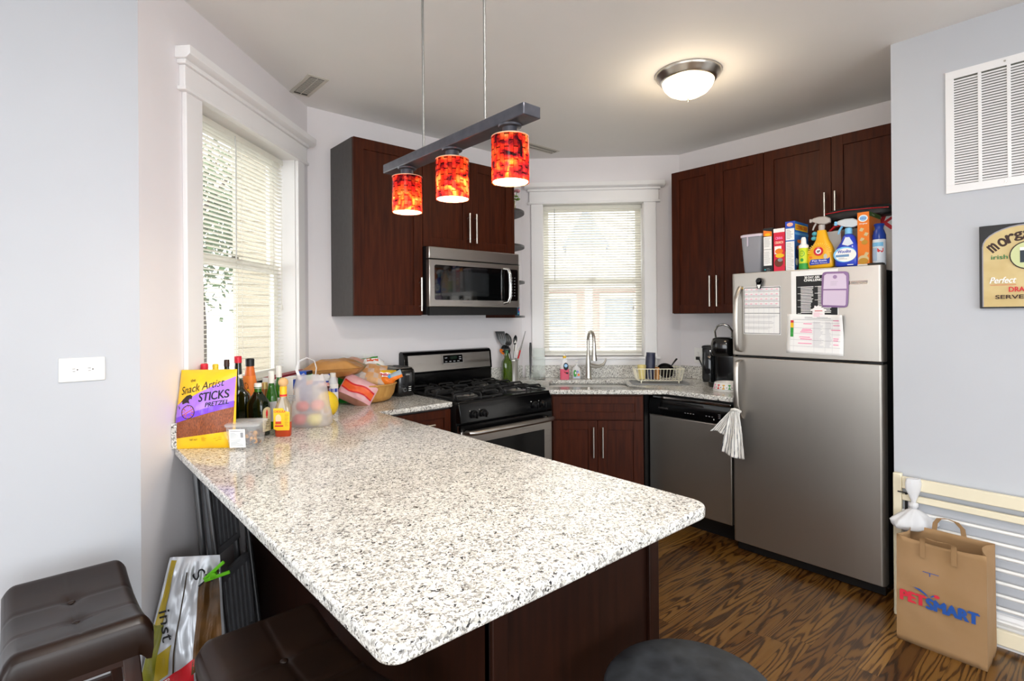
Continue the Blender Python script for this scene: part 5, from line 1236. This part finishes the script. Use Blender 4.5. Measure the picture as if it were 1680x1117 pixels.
MB().lathe([(.05,0),(.068,.008),(.080,.034),(.078,.036),(.064,.012),(.001,.010)],seg=36).build('pan',mat('pan_black','#0f0f10',.25),t)
MB().tube([(.055,.045,.030),(.085,.082,.045),(.115,.118,.050)],[.007,.009,.012],seg=8,flat=.55).build('handle',BLKM,t)
t=thing('sponge','tan scrub sponge propped between mug and pan in the dish rack','sponge',rk(-.012,-.02,.021),-30)
MB().box((-.008,-.03,0),(.008,.03,.09)).build('sponge',noisy('sponge_tan','#d9a066','#c58b52',.9,60),t,bevel=.003)
# coffee maker
t=thing('coffee_maker','black single-serve coffee maker with chrome handle beside the refrigerator','coffee maker',(3.655,1.90,CZ),-75)
cb=mat('coffee_black','#0c0c0d',.18,coat=.5)
MB().sq([(.095,.13,0),(.10,.135,.006),(.10,.135,.035)],e=4,seg=40,c=(0,-.02,0)).build('drip_base',cb,t,smooth=60)
MB().sq([(.088,.075,.03),(.088,.078,.20),(.090,.08,.30),(.080,.07,.322)],e=4,seg=40,c=(0,.05,0)).build('body',cb,t,smooth=60)
MB().sq([(.075,.080,.215),(.082,.09,.235),(.082,.092,.30),(.072,.08,.335),(.05,.055,.345)],e=3,seg=40,c=(0,-.045,0)).build('brew_head',cb,t,smooth=60)
MB().sq([(.040,.062,.02),(.043,.068,.05),(.043,.068,.255),(.040,.064,.262)],e=4,seg=32,c=(-.118,.03,0)).build('water_tank',mat('smoky_tank','#1d1f21',.08,coat=.3),t,smooth=60)
MB().sq([(.045,.070,.262),(.045,.070,.275),(.040,.064,.280)],e=4,seg=32,c=(-.118,.03,0)).build('tank_lid',BLKM,t,smooth=60)
MB().tube([(-.055,-.045,.335),(-.058,-.06,.39),(-.035,-.075,.425),(0,-.08,.435),(.035,-.075,.425),(.058,-.06,.39),(.055,-.045,.335)],.0075,seg=10).build('handle',CHR,t,label='arched chrome handle')
tag(MB().tube([(3.868,2.235,1.082),(3.85,2.21,1.06),(3.82,2.15,.97),(3.79,2.12,.935),(3.72,2.06,.924),(3.70,2.02,.930)],.0045,seg=8).box((3.852,2.223,1.066),(3.871,2.247,1.090)).build('power_cord',BLKM),'black power cord running from the wall receptacle to the coffee maker','cord')
# pet bowl
t=thing('pet_bowl','white pet bowl with coloured bone print in front of the coffee maker','bowl',(3.435,1.778,CZ),0)
MB().lathe([(.088,0),(.090,.003),(.078,.052),(.074,.056),(.070,.054),(.066,.02),(.001,.016)],seg=44).build('bowl',mat('bowl_white','#f2f1ee',.2,coat=.3),t,smooth=60)
MB().lathe([(.0895,.010),(.0893,.0115)],seg=44,cap=False).build('rim_line',INK,t)
def bw(a_,z,h): rad=.0895-.0122*(z/.052)*1.0; return ((rad+h+.0008)*cos(a_/.085+R(-150)),(rad+h+.0008)*sin(a_/.085+R(-150)),z)
a=Art(bw)
for k,(cx,m) in enumerate(((-.095,PNK),(-.06,RED),(-.025,mat('print_amber','#e0a818',.5)),(.012,GRN),(.045,ORG))):
    a.h=.0004; a.rect(cx-.0025,.020,cx+.0025,.040,m,nx=2)
    for dx in (-.004,.004):
        for z in (.019,.041): a.ell(cx+dx,z,.0045,.0042,m,10)
    a.ell(cx-.018,.026,.003,.003,INK,8)
a.build('bone_print',t)
# shelf items
t=thing('flower_vase','small glass vase of pink flowers on the top rounded shelf','vase',(2.735,3.12,2.2112),0)
MB().lathe([(.022,0),(.026,.01),(.020,.05),(.016,.07),(.021,.088)],seg=24,cap=False).build('vase',mat('amber_clear_glass','#d9cfa4',.05,trans=.7),t)
for k,(dx,dy,z) in enumerate(((-.03,0,.15),(.02,-.02,.165),(.0,.02,.14),(.045,-.01,.125))):
    MB().tube([(0,0,.02),(dx*.5,dy*.5,.09),(dx,dy,z)],.002,seg=5).build('stem',mat('stem_green','#5a7d2c',.6),t)
    if k<3:
        mb=MB(); 
        for q in range(9):
            aa=q*2.4; rr=.004+.0022*q; mb.sph((dx+rr*cos(aa),dy+rr*sin(aa),z+.006-.001*q),.0125,seg=8,rings=5,sc=(1,1,.7))
        mb.build('blossom',noisy('petal_pink','#d98aa0','#e8a9a8',.6,30),t)
for k in range(7):
    aa=k*.9; MB().sph((.032*cos(aa)+.01,.032*sin(aa),.105+.008*(k%3)),.02,seg=8,rings=5,sc=(1,.55,.3)).build('leaf',mat('leaf_fresh','#6f9a2e',.5),t)
t=thing('box','slim teal and navy patterned box standing on the lowest rounded shelf','box',(2.70,3.09,1.4212),-20)
MB().box((-.045,-.018,0),(.045,.018,.232)).build('box',mat('teal_box','#1d4a66',.5),t,bevel=.001)
a=Art(lambda x,z,h:(x,-.018-h,z)); rn=random.Random(5)
for k in range(26): a.ell(rn.uniform(-.04,.04),rn.uniform(.01,.215),rn.uniform(.004,.009),rn.uniform(.004,.010),rn.choice([ORG,BLUE,mat('teal_light','#2a9aa6',.5),PUR,RED]),8)
a.build('pattern',t)
a=Art(lambda x,z,h:(.045+h,x,z))
for k in range(14): a.ell(rn.uniform(-.014,.014),rn.uniform(.01,.215),rn.uniform(.003,.006),rn.uniform(.004,.012),rn.choice([ORG,mat('teal_light','#2a9aa6',.5),BLUE]),8)
a.build('side_pattern',t)
# ---------------------------------------------------------------- on top of the refrigerator
TZ=1.6735
def ft(x,y,z=TZ): return (x,y,z)
t=thing('storage_container','translucent plastic food container with dry kibble on the refrigerator','container',(3.27,1.483,TZ-.0325),-90)
TC=clearfilm('cloudy_plastic','#dcdde2',.45,.3,'#bfc0c8')
MB().sq([(.048,.085,0),(.052,.09,.006),(.066,.105,.235)],e=8,seg=40,cap=False).build('tub',TC,t,smooth=50)
MB().sq([(.046,.083,.003),(.053,.092,.055),(.002,.002,.06)],e=8,seg=40).build('kibble',noisy('kibble_grey','#77726c','#5c5752',.9,90,bump=.5),t,kind='stuff')
MB().sq([(.070,.110,.235),(.070,.110,.247),(.060,.10,.252),(.002,.002,.252)],e=8,seg=40).build('lid',mat('lilac_lid','#cfc3d2',.4),t,smooth=50)
MB().box((-.02,-.1125,.18),(-.014,-.106,.245)).build('latch',mat('lilac_lid','#cfc3d2',.4),t)
def nutri(a,w,h,z0,z1):
    a.rect(-w/2+.004,z0,w/2-.004,z1,PAPER); a.lines(-w/2+.008,z1-.06,w/2-.008,z1-.006,8,GREYINK,.25,.3); a.rect(-w/2+.006,z1-.075,w/2-.006,z1-.073,INK); a.lines(-w/2+.008,z0+.008,w/2-.008,z1-.085,14,GREYINK,.2,.4)
BXK=mat('box_black','#1b1d20',.45); BXR=mat('box_red','#d81f3f',.4); BXB=mat('box_blue','#2a6fc0',.4); BXO=mat('box_orange','#ee7f1c',.4)
MZ=1.6405
def cereal(label,y0,y1,ztop,m,front,side=None,x=3.165,d=.19,tilt=0,top=None):
    w=y0-y1-.002; return carton('cereal_box',label,(x+d/2,(y0+y1)/2,MZ),-90,w,d,ztop-MZ,m,front,side,'box','cereal boxes on the refrigerator',top,tilt)
cereal('black cereal box with white nutrition panel on the refrigerator',1.413,1.357,1.915,BXK,lambda a,w,h:(a.poly([(-w/2+.003,h-.012),(w/2-.003,h-.022),(w/2-.003,h-.05),(-w/2+.003,h-.045)],ORG),a.ell(0,h-.038,.016,.008,YEL),nutri(a,w,h,.058,h-.05),a.ell(-w/2+.012,.035,.005,.005,mat('teal_light','#2a9aa6',.5)),a.lines(-w/2+.02,.022,w/2-.005,.045,3,GREYINK)))
cereal('red cereal box with pink lettering and cookie pictures on the refrigerator',1.353,1.289,1.905,BXR,lambda a,w,h:(a.rect(-w/2,h-.022,w/2,h,WHT),a.text('CINNA',0,h-.055,.015,PNK,.040,bold=.001),a.text('CRUNCH',0,h-.08,.014,mat('print_skin','#f3b9a0',.5),.044,bold=.001),a.rect(-w/2+.006,h-.145,w/2-.018,h-.10,WHT),a.ell(0,h-.13,.022,.016,ORG),a.ell(.004,h-.155,.024,.012,YEL),a.ell(-.002,.07,.024,.024,mat('cookie_brown','#6d3320',.5)),a.ell(.006,.085,.014,.010,GREYINK),a.rect(-w/2+.008,.006,w/2-.012,.018,WHT)),side=lambda a,d,h:(a.poly([(-d/2,.05),(-d/2,.13),(-d/2+.06,.14),(-d/2+.06,.04)],YEL),a.ell(-d/2+.02,.03,.02,.02,GRN)))
cereal('tall blue cereal box with yellow lettering panel on the refrigerator',1.287,1.235,1.937,BXB,lambda a,w,h:(a.rect(-w/2,h-.035,w/2,h,mat('box_royal','#2248b8',.4)),a.ell(0,h-.018,.017,.011,mat('print_skin','#f3b9a0',.5)),a.rect(-w/2+.002,h-.105,w/2-.002,h-.04,PAPER),a.lines(-w/2+.006,h-.10,w/2-.006,h-.045,7,GREYINK),a.rect(-w/2+.002,.004,w/2-.002,h-.112,PAPER),a.lines(-w/2+.006,.01,w/2-.006,h-.12,20,GREYINK,.2,.4)),
  side=lambda a,d,h:(a.rect(-d/2+.006,h-.05,d/2-.01,h-.015,YEL),a.text('COOKIE CRISP',0,h-.032,.020,RED,.15,bold=.001),a.rect(-d/2,h-.075,d/2,h-.06,mat('box_sky','#5fa8e0',.4)),a.ell(-d/2+.06,h-.11,.03,.010,ORG),a.ell(-d/2+.03,.12,.025,.04,mat('box_navy','#1c2a60',.4)),a.ell(-d/2+.045,.15,.018,.012,ORG),a.ell(-d/2+.02,.07,.018,.02,WHT),a.ell(-d/2+.06,.05,.03,.03,mat('box_navy','#1c2a60',.4)),a.ell(-d/2+.03,.03,.014,.014,mat('cookie_brown','#6d3320',.5))))
cereal('orange cereal box with square cereal pieces on the refrigerator',.931,.876,1.936,BXO,lambda a,w,h:(a.ell(0,h-.032,.021,.018,WHT),a.ell(0,h-.032,.016,.013,mat('label_sky','#8fc1ea',.5)),a.text('MINI',0,h-.032,.008,BLUE,.024),a.text('Original',0,h-.060,.007,WHT,.034,bold=.0004),
   [a.poly([(cx-.010,cz-.004),(cx-.002,cz+.011),(cx+.012,cz+.005),(cx+.004,cz-.010)],mat('cereal_beige','#d8c18e',.6)) for cx,cz in ((-.008,h-.09),(.012,h-.115),(-.006,h-.14),(.013,.08))],a.ell(.006,h-.155,.014,.012,mat('cereal_gold','#c48f2a',.6)),a.ell(.0,.055,.024,.020,mat('cereal_beige','#d8c18e',.6)),a.rect(-w/2,0,w/2,.03,mat('print_milk','#e9e4da',.5)),a.ell(0,.045,.022,.016,mat('cereal_gold','#c48f2a',.6))),
   side=lambda a,d,h:(a.rect(-d/2,h-.022,d/2,h,mat('print_dark_green','#3c6b2c',.5)),a.text('Original',-.03,h-.011,.009,WHT,.04),a.ell(-.0,.14,.052,.090,YEL,28),a.ell(-.0,.14,.046,.083,mat('pale_yellow','#f4e49a',.5),28),a.text('Mini',-.0,.185,.036,BLUE,.075,bold=.002),a.text('Wheats',.0,.13,.032,BLUE,.085,bold=.002),a.rect(-d/2+.05,.03,-d/2+.07,.055,WHT)))
t=carton('cereal_box','white cereal box with red script letter at the far right, behind the blue aerosol can',(3.475,.862,MZ),-90,.10,.06,.352,CW,lambda a,w,h:(a.lines(-w/2+.03,h-.03,w/2-.02,h-.012,2,RED),a.text('K',.0,h-.085,.075,RED,.085,shear=.35,bold=.003),a.text('Special',0,h-.045,.012,GREYINK,.05)),None,'box','cereal boxes on the refrigerator')
# spray bottles
def sprayer(t,cz,m,mt,dirx=-1,s=1,c=(0,0),collar=None):
    MB().lathe([(.016*s,cz-.028),(.016*s,cz),(.012*s,cz+.004)],c=(c[0],c[1],0),seg=20).build('collar',collar or mt,t)
    MB().loft([[(c[0]+x*s*-dirx,y*s,cz+z*s) for y,z in ((-w,z0),(w,z0),(w,z1),(0,z1+.006),(-w,z1))] for x,w,z0,z1 in ((.045,.010,.012,.030),(.020,.014,.004,.044),(-.015,.014,.010,.046),(-.040,.010,.022,.042),(-.050,.007,.026,.038))]).build('head',m,t,bevel=.002)
    MB().box((c[0]+dirx*.050*s,-.008,cz+.022*s),(c[0]+dirx*.062*s,.008,cz+.042*s)).build('nozzle',mt,t,bevel=.001)
    MB().tube([(c[0]+dirx*.026*s,0,cz+.020*s),(c[0]+dirx*.040*s,0,cz-.002*s),(c[0]+dirx*.047*s,0,cz-.022*s)],[.006*s,.0055*s,.004*s],seg=8,flat=.9).build('trigger',mt,t)
t=thing('spray_bottle','green and yellow spray bottle with white cap on the refrigerator','bottle',(3.165,1.190,MZ+.023),-90)
LMG=mat('lime_label','#c9dc2c',.4)
MB().lathe([(.022,0),(.024,.003),(.024,.118),(.020,.124)],seg=28).build('body',LMG,t); MB().lathe([(.0243,.0),(.0243,.032)],seg=28,cap=False).build('green_band',GRN,t)
MB().lathe([(.0245,.116),(.0245,.130),(.014,.140),(.012,.168),(.009,.176),(.001,.176)],seg=24).build('cap',WHT,t)
a=Art(wrapf(.0246,(0,0),-90)); a.ell(0,.085,.013,.016,GRN,18); a.ell(0,.085,.010,.013,LMG,18); a.text('OFF',0,.085,.008,GRN,.014); a.ell(0,.050,.008,.009,GRN,14); a.build('label',t)
FT=MZ+.0225
t=thing('spray_bottle','large yellow laundry spray bottle with grey trigger and round red emblem','bottle',(3.18,1.103,FT),-90)
YB=mat('bottle_golden','#f3b21a',.3,coat=.3)
MB().sq([(.056,.028,0,-.004,0),(.064,.034,.012,-.004,0),(.066,.036,.05,-.004,0),(.062,.034,.095,-.002,0),(.046,.030,.125,.004,0),(.030,.026,.155,.004,0),(.023,.022,.19,.002,0),(.020,.019,.205,0,0)],e=3,seg=40).build('body',YB,t,smooth=70)
GT=mat('trigger_grey','#b5aea9',.35); 
sprayer(t,.232,GT,GT,-1,.95)
MB().sph((-.034,-.004,.190),.012,seg=12,rings=8,sc=(1.2,.8,1)).sph((-.038,-.004,.165),.012,seg=12,rings=8,sc=(1.2,.8,1)).build('trigger_lever',mat('trigger_teal','#4fa9b8',.35),t)
a=Art(lambda x,z,h:(x,-.0375-h,z))
for k in range(16):
    q=R(k*180/15); a.h=.0004+.00002*k; a.poly([(.0+.034*cos(q),.085+.034*sin(q)),(.058*cos(q-.05),.085+.05*sin(q-.05)),(.058*cos(q+.05),.085+.05*sin(q+.05))],mat('sun_ray','#f9d050',.4))
a.h=.001; a.ell(-.004,.090,.024,.024,RED,30); a.ell(-.004,.090,.014,.014,WHT,24); a.poly([(-.012,.084),(-.002,.082),(.006,.092),(.002,.098),(-.006,.094),(-.012,.096)],mat('emblem_grey','#6b6a6a',.5))
a.poly([(-.050,.030),(-.040,.048),(.042,.048),(.052,.055),(.050,.022),(-.046,.018)],BLUE); a.text('Pet Stain',.0,.040,.008,WHT,.07,bold=.0004); a.text('and Odor Remover',.0,.028,.006,WHT,.08); a.ell(.030,.060,.009,.014,mat('jug_grey','#c7c3b4',.5)); a.ell(-.042,.060,.008,.006,ORG); a.text('ARM',-.004,.108,.005,WHT,.014); a.build('label',t)
t=thing('spray_bottle','blue and white fabric spray bottle with light blue trigger on the refrigerator','bottle',(3.18,.982,FT),-90)
BB=mat('bottle_royal','#2743c4',.3,coat=.3); LBL=mat('light_blue_plastic','#7cc4ee',.35)
MB().sq([(.048,.028,0,.002,0),(.054,.034,.012,0,0),(.055,.035,.06,0,0),(.050,.033,.100,.004,0),(.036,.028,.13,.010,0),(.028,.024,.155,.010,0),(.018,.017,.168,.008,0)],e=3,seg=40).build('body',BB,t,smooth=70)
sprayer(t,.198,mat('trigger_silver','#cfd6dc',.3),LBL,-1,1.05,c=(.008,0),collar=LBL)
a=Art(lambda x,z,h:(x,-.0362-h,z)); a.ell(.0,.062,.053,.040,LBL,32); a.ell(.004,.060,.049,.035,WHT,32); a.text('Woolite',-.002,.078,.016,BLUE,.062,shear=.2,bold=.0006); a.rect(-.042,.050,.020,.062,mat('label_steel_blue','#6f97c0',.5)); a.lines(-.030,.036,.020,.047,2,GREYINK); a.poly([(-.012,.115),(.004,.150),(.022,.150),(.040,.115),(.015,.105)],mat('label_pale','#dfe6f2',.5)); a.rect(.012,.006,.040,.010,WHT); a.build('label',t)
t=thing('aerosol_can','blue capped air freshener can at the right front corner of the refrigerator','can',(3.195,.842,FT),-90)
MB().lathe([(.027,0),(.029,.003),(.029,.125),(.026,.132)],seg=32).build('can',mat('can_pale_blue','#dfe7f0',.3),t)
MB().lathe([(.0295,.128),(.029,.150),(.022,.172),(.018,.182),(.020,.195),(.024,.204),(.020,.208),(.001,.208)],seg=32).build('cap',mat('cap_deep_blue','#1c3f9a',.3),t)
a=Art(wrapf(.0293,(0,0),-100)); a.rect(-.03,.092,.03,.112,LBL,nx=8); a.rect(-.03,.020,.002,.085,mat('can_print_blue','#a9c3de',.5),nx=6); a.poly([(.004,.066),(.004,.082),(.030,.082),(.030,.066),(.022,.060),(.017,.068),(.010,.062)],RED); a.lines(-.028,.01,.0,.018,2,GREYINK); a.build('label',t)
# things behind the bottles
t=thing('lunch_bag','grey lunch bag with glossy red handle behind the spray bottles','bag',(3.44,1.03,MZ),-90)
GFB=noisy('grey_felt','#6c6965','#7d7a75',.8,40); REDG=mat('glossy_red','#b3121f',.2,coat=.5)
MB().sq([(.10,.045,0),(.105,.05,.01),(.105,.05,.22),(.095,.042,.25)],e=6,seg=40).build('body',GFB,t,smooth=60)
MB().tube([(-.10,-.055,.19),(-.098,-.060,.245),(-.07,-.062,.272),(0,-.062,.276),(.07,-.062,.270),(.098,-.060,.24),(.10,-.055,.19)],.0085,seg=10).build('handle',REDG,t)
MB().box((-.106,-.0525,.17),(.106,-.048,.182)).build('trim_band',REDG,t)
a=Art(lambda x,z,h:(x,-.0515-h,z)); a.rect(.0,.02,.10,.165,CW); a.text('KEEP',.085,.13,.018,mat('navy_print','#2a3a8c',.5),.05,rot=90,bold=.001); a.build('patch',t)
t=thing('folded_bag','flat folded black bag lying on top of the lunch bag','bag',(3.425,.985,1.9425),-90)
rings=[]
for j,(s_,z) in enumerate([(.97,0),(1,.008),(1.02,.02),(.98,.03),(1.0,.038),(.9,.05),(.6,.060),(.1,.064)]):
    rings.append([(.165*s_*math.copysign(abs(cos(q))**.5,cos(q))*(1+.04*noise.noise(Vector((cos(q)*3,sin(q)*3,j)))),.095*s_*math.copysign(abs(sin(q))**.5,sin(q))*(1+.05*noise.noise(Vector((sin(q)*3,cos(q)*3,j)))),z-.020*max(0,cos(q))*(1 if j else 1)*.0+.006*noise.noise(Vector((cos(q)*4,sin(q)*4,j*.7)))) for q in [2*PI*i/48 for i in range(48)]])
MB().loft(rings).build('bag',noisy('black_nylon_cloth','#141314','#1f1e1f',.5,30,bump=.2),t,smooth=70)
MB().tube([(-.15,-.098,.034),(-.05,-.104,.040),(.06,-.100,.036),(.15,-.090,.030)],.0028,seg=6).build('piping',REDG,t)
t=carton('carton','pale grey carton between the blue cereal box and the lunch bag',(3.345,1.112,MZ),-90,.115,.055,.235,mat('carton_grey','#c4c3c1',.5),None,None,'box')
# ---------------------------------------------------------------- papers and magnets on the refrigerator door
FXF=3.141
def sheet(name,label,y0,y1,z0,z1,m,draw=None,off=.0015,rot=0,cat='paper',th=.0006,extra=None,curl=0):
    """sheet pinned on the door; y0 is its left edge in view, y1 its right edge"""
    w=y0-y1;h=z1-z0; t=thing(name,label,cat,(FXF-off,(y0+y1)/2,(z0+z1)/2),0,'papers on the refrigerator door' if cat=='paper' else None,rot=(0,-rot if False else 0,-90))
    t.rotation_euler=(0,0,R(-90)); 
    g=MB()
    if curl:
        g.grid(lambda u,v:((u-.5)*w,-.0004-curl*max(0,u-.55)**2*max(0,v-.45)*6,(v-.5)*h),12,12)
        if rot: g.v=[(x*cos(R(rot))-z*sin(R(rot)),y,x*sin(R(rot))+z*cos(R(rot))) for x,y,z in g.v]
        g.build('sheet',m,t,solid=.0004)
    else:
        g.box((-w/2,-th,-h/2),(w/2,0,h/2)); g.v=[(x*cos(R(rot))-z*sin(R(rot)),y,x*sin(R(rot))+z*cos(R(rot))) for x,y,z in g.v]
        g.build('sheet',m,t)
    if draw:
        c_,s_=cos(R(rot)),sin(R(rot))
        a=Art(lambda x,z,hh:(x*c_-z*s_,-th-hh-(curl*max(0,x/w-.05)**2*max(0,z/h+.05)*6 if curl else 0),x*s_+z*c_)); draw(a,w,h); a.build('printing',t)
    return t
def cal(a,w,h):
    a.rect(-w/2+.004,-h/2+.004,w/2-.004,h/2-.004,INK); a.rect(-w/2+.007,-h/2+.007,w/2-.007,h/2-.008,PAPER)
    a.rect(-w/2+.007,.002+.012,w/2-.007,.002+.015,INK); a.rect(-w/2+.007,-.018,w/2-.007,-.015,INK)
    for j in range(4):
        z=h/2-.03-.028*j; a.rect(-w/2+.007,z-.001,w/2-.007,z,INK)
        for i in range(7): a.rect(-w/2+.014+i*.029,z+.012,-w/2+.026+i*.029,z+.016,mat('soft_pink','#f3a3bd',.6)); 
        a.lines(-w/2+.010,z+.003,w/2-.01,z+.010,1,mat('pale_print','#c9c9cf',.7),.5,.1)
    for i in range(1,7): a.rect(-w/2+.007+i*.029,-h/2+.007,-w/2+.008+i*.029,h/2-.01,mat('pale_print','#c9c9cf',.7))
    for j in range(3): a.lines(-w/2+.010,-.045-.032*j,w/2-.012,-.028-.032*j,3,GREYINK,.18,.3)
sheet('calendar_page','white weekly calendar page under a black clip on the freezer door',1.518,1.303,1.302,1.578,PAPER,cal,rot=-.5)
def ch30(a,w,h):
    a.rect(-w/2+.026,-h/2+.012,w/2-.004,h/2-.028,mat('poster_black','#1a1a1c',.6))
    a.text('30 DAY ABS',-.01,h/2-.038,.011,WHT,.075,bold=.0006); a.text('CHALLENGE',.0,h/2-.053,.013,WHT,.10,bold=.0008)
    for cx in (-w/2+.040,.01):
        a.lines(cx+.010,-h/2+.022,cx+.075,h/2-.085,18,WHT,.45,.25)
        for k in range(6): a.rect(cx-.006,h/2-.09-k*.036,cx+.012,h/2-.088-k*.036,WHT)
sheet('poster_page','white bordered black page headed 30 DAY CHALLENGE on the freezer door',1.247,1.012,1.400,1.654,PAPER,ch30,rot=0,off=.001)
def chart(a,w,h):
    a.rect(-w/2+.030,h/2-.03,w/2-.02,h/2-.0285,GREYINK); a.lines(-.05,h/2-.024,.09,h/2-.012,2,GREYINK,.3,.2)
    for k,(z0,z1,m) in enumerate(((h/2-.048,h/2-.034,RED),(h/2-.075,h/2-.048,YEL),(h/2-.125,h/2-.075,GRN))): a.rect(-w/2+.020,z0,-w/2+.036,z1,m)
    for z in (h/2-.045,h/2-.075,h/2-.105,h/2-.140,h/2-.175): a.rect(-w/2+.02,z,w/2-.015,z+.0008,GREYINK)
    for x in (-w/2+.018,-w/2+.038,.0,.055,.09): a.rect(x,-h/2+.012,x+.0008,h/2-.035,mat('pale_print','#c9c9cf',.7))
    for x0,x1,z in ((-.055,-.012,.055),(-.06,-.015,.025),(-.065,-.01,.018),(-.07,-.01,.010),(-.075,-.02,-.018),(-.07,-.01,-.028),(-.08,-.01,-.052),(.095,.125,.075),(.095,.128,.05),(.085,.130,.025),(.095,.12,-.02),(.095,.118,-.030),(.095,.12,-.052)):
        a.rect(x0,z,x1,z+.003,mat('highlighter_pink','#f255a0',.6))
    a.lines(-.005,-.07,.05,.07,22,mat('pale_print','#c9c9cf',.7),.3,.4); a.lines(.058,-.07,.088,.07,22,mat('pale_print','#c9c9cf',.7),.3,.4)
sheet('chart_page','white chart page with pink highlighting and a traffic coloured bar on the freezer door',1.272,.987,1.200,1.415,mat('white_paper_2','#f5f4f2',.7),chart,rot=-1.5,off=.003,curl=.05)
LIL=mat('lilac_magnet','#8f6f9c',.5); LP=mat('lilac_paper','#d6c4da',.6)
t=thing('magnetic_notepad','purple magnetic notepad with two pale lilac sheets on the freezer door','notepad',(FXF-.0045,1.027,1.545),-90)
MB().sq([(.064,.094,0),(.064,.094,.003),(.062,.092,.004)],e=9,seg=40).build('backing',LIL,t,rot=(90,2,0),smooth=40)
a=Art(lambda x,z,h:(x*cos(R(-2))-z*sin(R(-2)),-.0043-h,x*sin(R(-2))+z*cos(R(-2))))
a.poly([(-.054+.0,-.082),(.050,-.084),(.054,-.078),(.054,-.004),(-.054,-.004)],LP); a.poly([(-.054,.002),(.056,.004),(.052,.070),(.040,.083),(-.040,.083),(-.052,.074)],mat('lilac_sheet','#dccbe0',.6)); a.ell(0,.066,.010,.010,mat('lilac_seal','#a487b0',.5)); a.lines(-.02,.02,.02,.045,3,GREYINK,.12,.3); a.build('sheets',t)
t=thing('house_magnet','white house shaped magnet with red print holding the chart page','magnet',(FXF-.0055,1.107,1.422),-90)
MB().prism([(-.030,-.026),(.030,-.026),(.030,.012),(.044,.012),(.0,.042),(-.012,.034),(-.012,.040),(-.020,.040),(-.020,.030),(-.044,.012),(-.030,.012)],-.0015,0,mat('magnet_white','#f2efee',.5),'y').build('plate',None,t)
a=Art(lambda x,z,h:(x,-.0017-h,z)); a.rect(-.018,.010,.020,.014,RED); a.lines(-.024,-.02,.024,.004,4,mat('soft_pink','#f3a3bd',.6)); a.build('print',t)
t=thing('magnet_clip','black magnetic clip holding the calendar page','clip',(FXF-.002,1.418,1.600),-90)
MB().cyl((0,0,.010),(0,-.018,.010),.019,BLK).cyl((-.003,-.018,.012),(-.003,-.022,.012),.012,BLKM).build('magnet',None,t,bevel=.002)
MB().loft([[(x,y,z) for x,y in ((-w,-.012),(w,-.012),(w,-.018),(-w,-.018))] for w,z in ((.017,.012),(.015,-.01),(.009,-.035))]).build('clip_jaw',BLK,t,bevel=.001)
a=Art(lambda x,z,h:(x,-.0182-h,z)); a.poly([(-.010,-.012),(.010,-.012),(.005,-.032),(-.004,-.032)],WHT); a.build('label',t)
MB().sph((0,0,0),.007,seg=12,rings=8,sc=(1,.5,1)).build('x',mat('badge_gold','#c9a53c',.3,1),None,(FXF-.0042,1.525,1.572)).name='button_magnet'
tag(bpy.data.objects['button_magnet'],'tiny gold button magnet above the calendar page corner','magnet')
# ---------------------------------------------------------------- towel
TW=noisy('towel_cotton','#ecebe6','#e2e0da',.9,40,bump=.2); TS=mat('towel_stripe','#3a4052',.9)
t=thing('dish_towel','white dish towel with thin dark stripes hanging from the refrigerator handle','towel',(3.085,1.545,.835),-90)
def lobe(x0t,x1t,x0b,x1b,zt,zb,yo,seed,name):
    def g(u,v):
        x=(x0t+(x1t-x0t)*u)*(1-v)+(x0b+(x1b-x0b)*u)*v
        z=zt+(zb-zt)*v+.012*sin(u*PI*1.2+seed)*v
        return (x,yo-.018*(v**.5)-.008*v**.6*sin(u*PI*3.0+seed+v*1.5)-.006*noise.noise(Vector((u*5,v*5,seed))),z)
    mb=MB(); mb.grid(g,88,30,TW,lambda u,v: TS if (u*7+.06*sin(v*7))%1<.19 or (.90<v<.915) else TW)
    mb.build(name,None,t,solid=.003,smooth=70)
lobe(-.022,.006,-.150,-.048,.020,-.130,.0,.4,'left_fold'); lobe(-.022,.030,-.078,.066,.025,-.245,-.012,1.9,'long_fold')
MB().tube([(-.022,-.004,.012),(-.012,-.018,.022),(.004,-.020,.026),(.022,-.014,.022),(.028,.002,.012)],.009,TW,seg=10).build('knot',None,t)
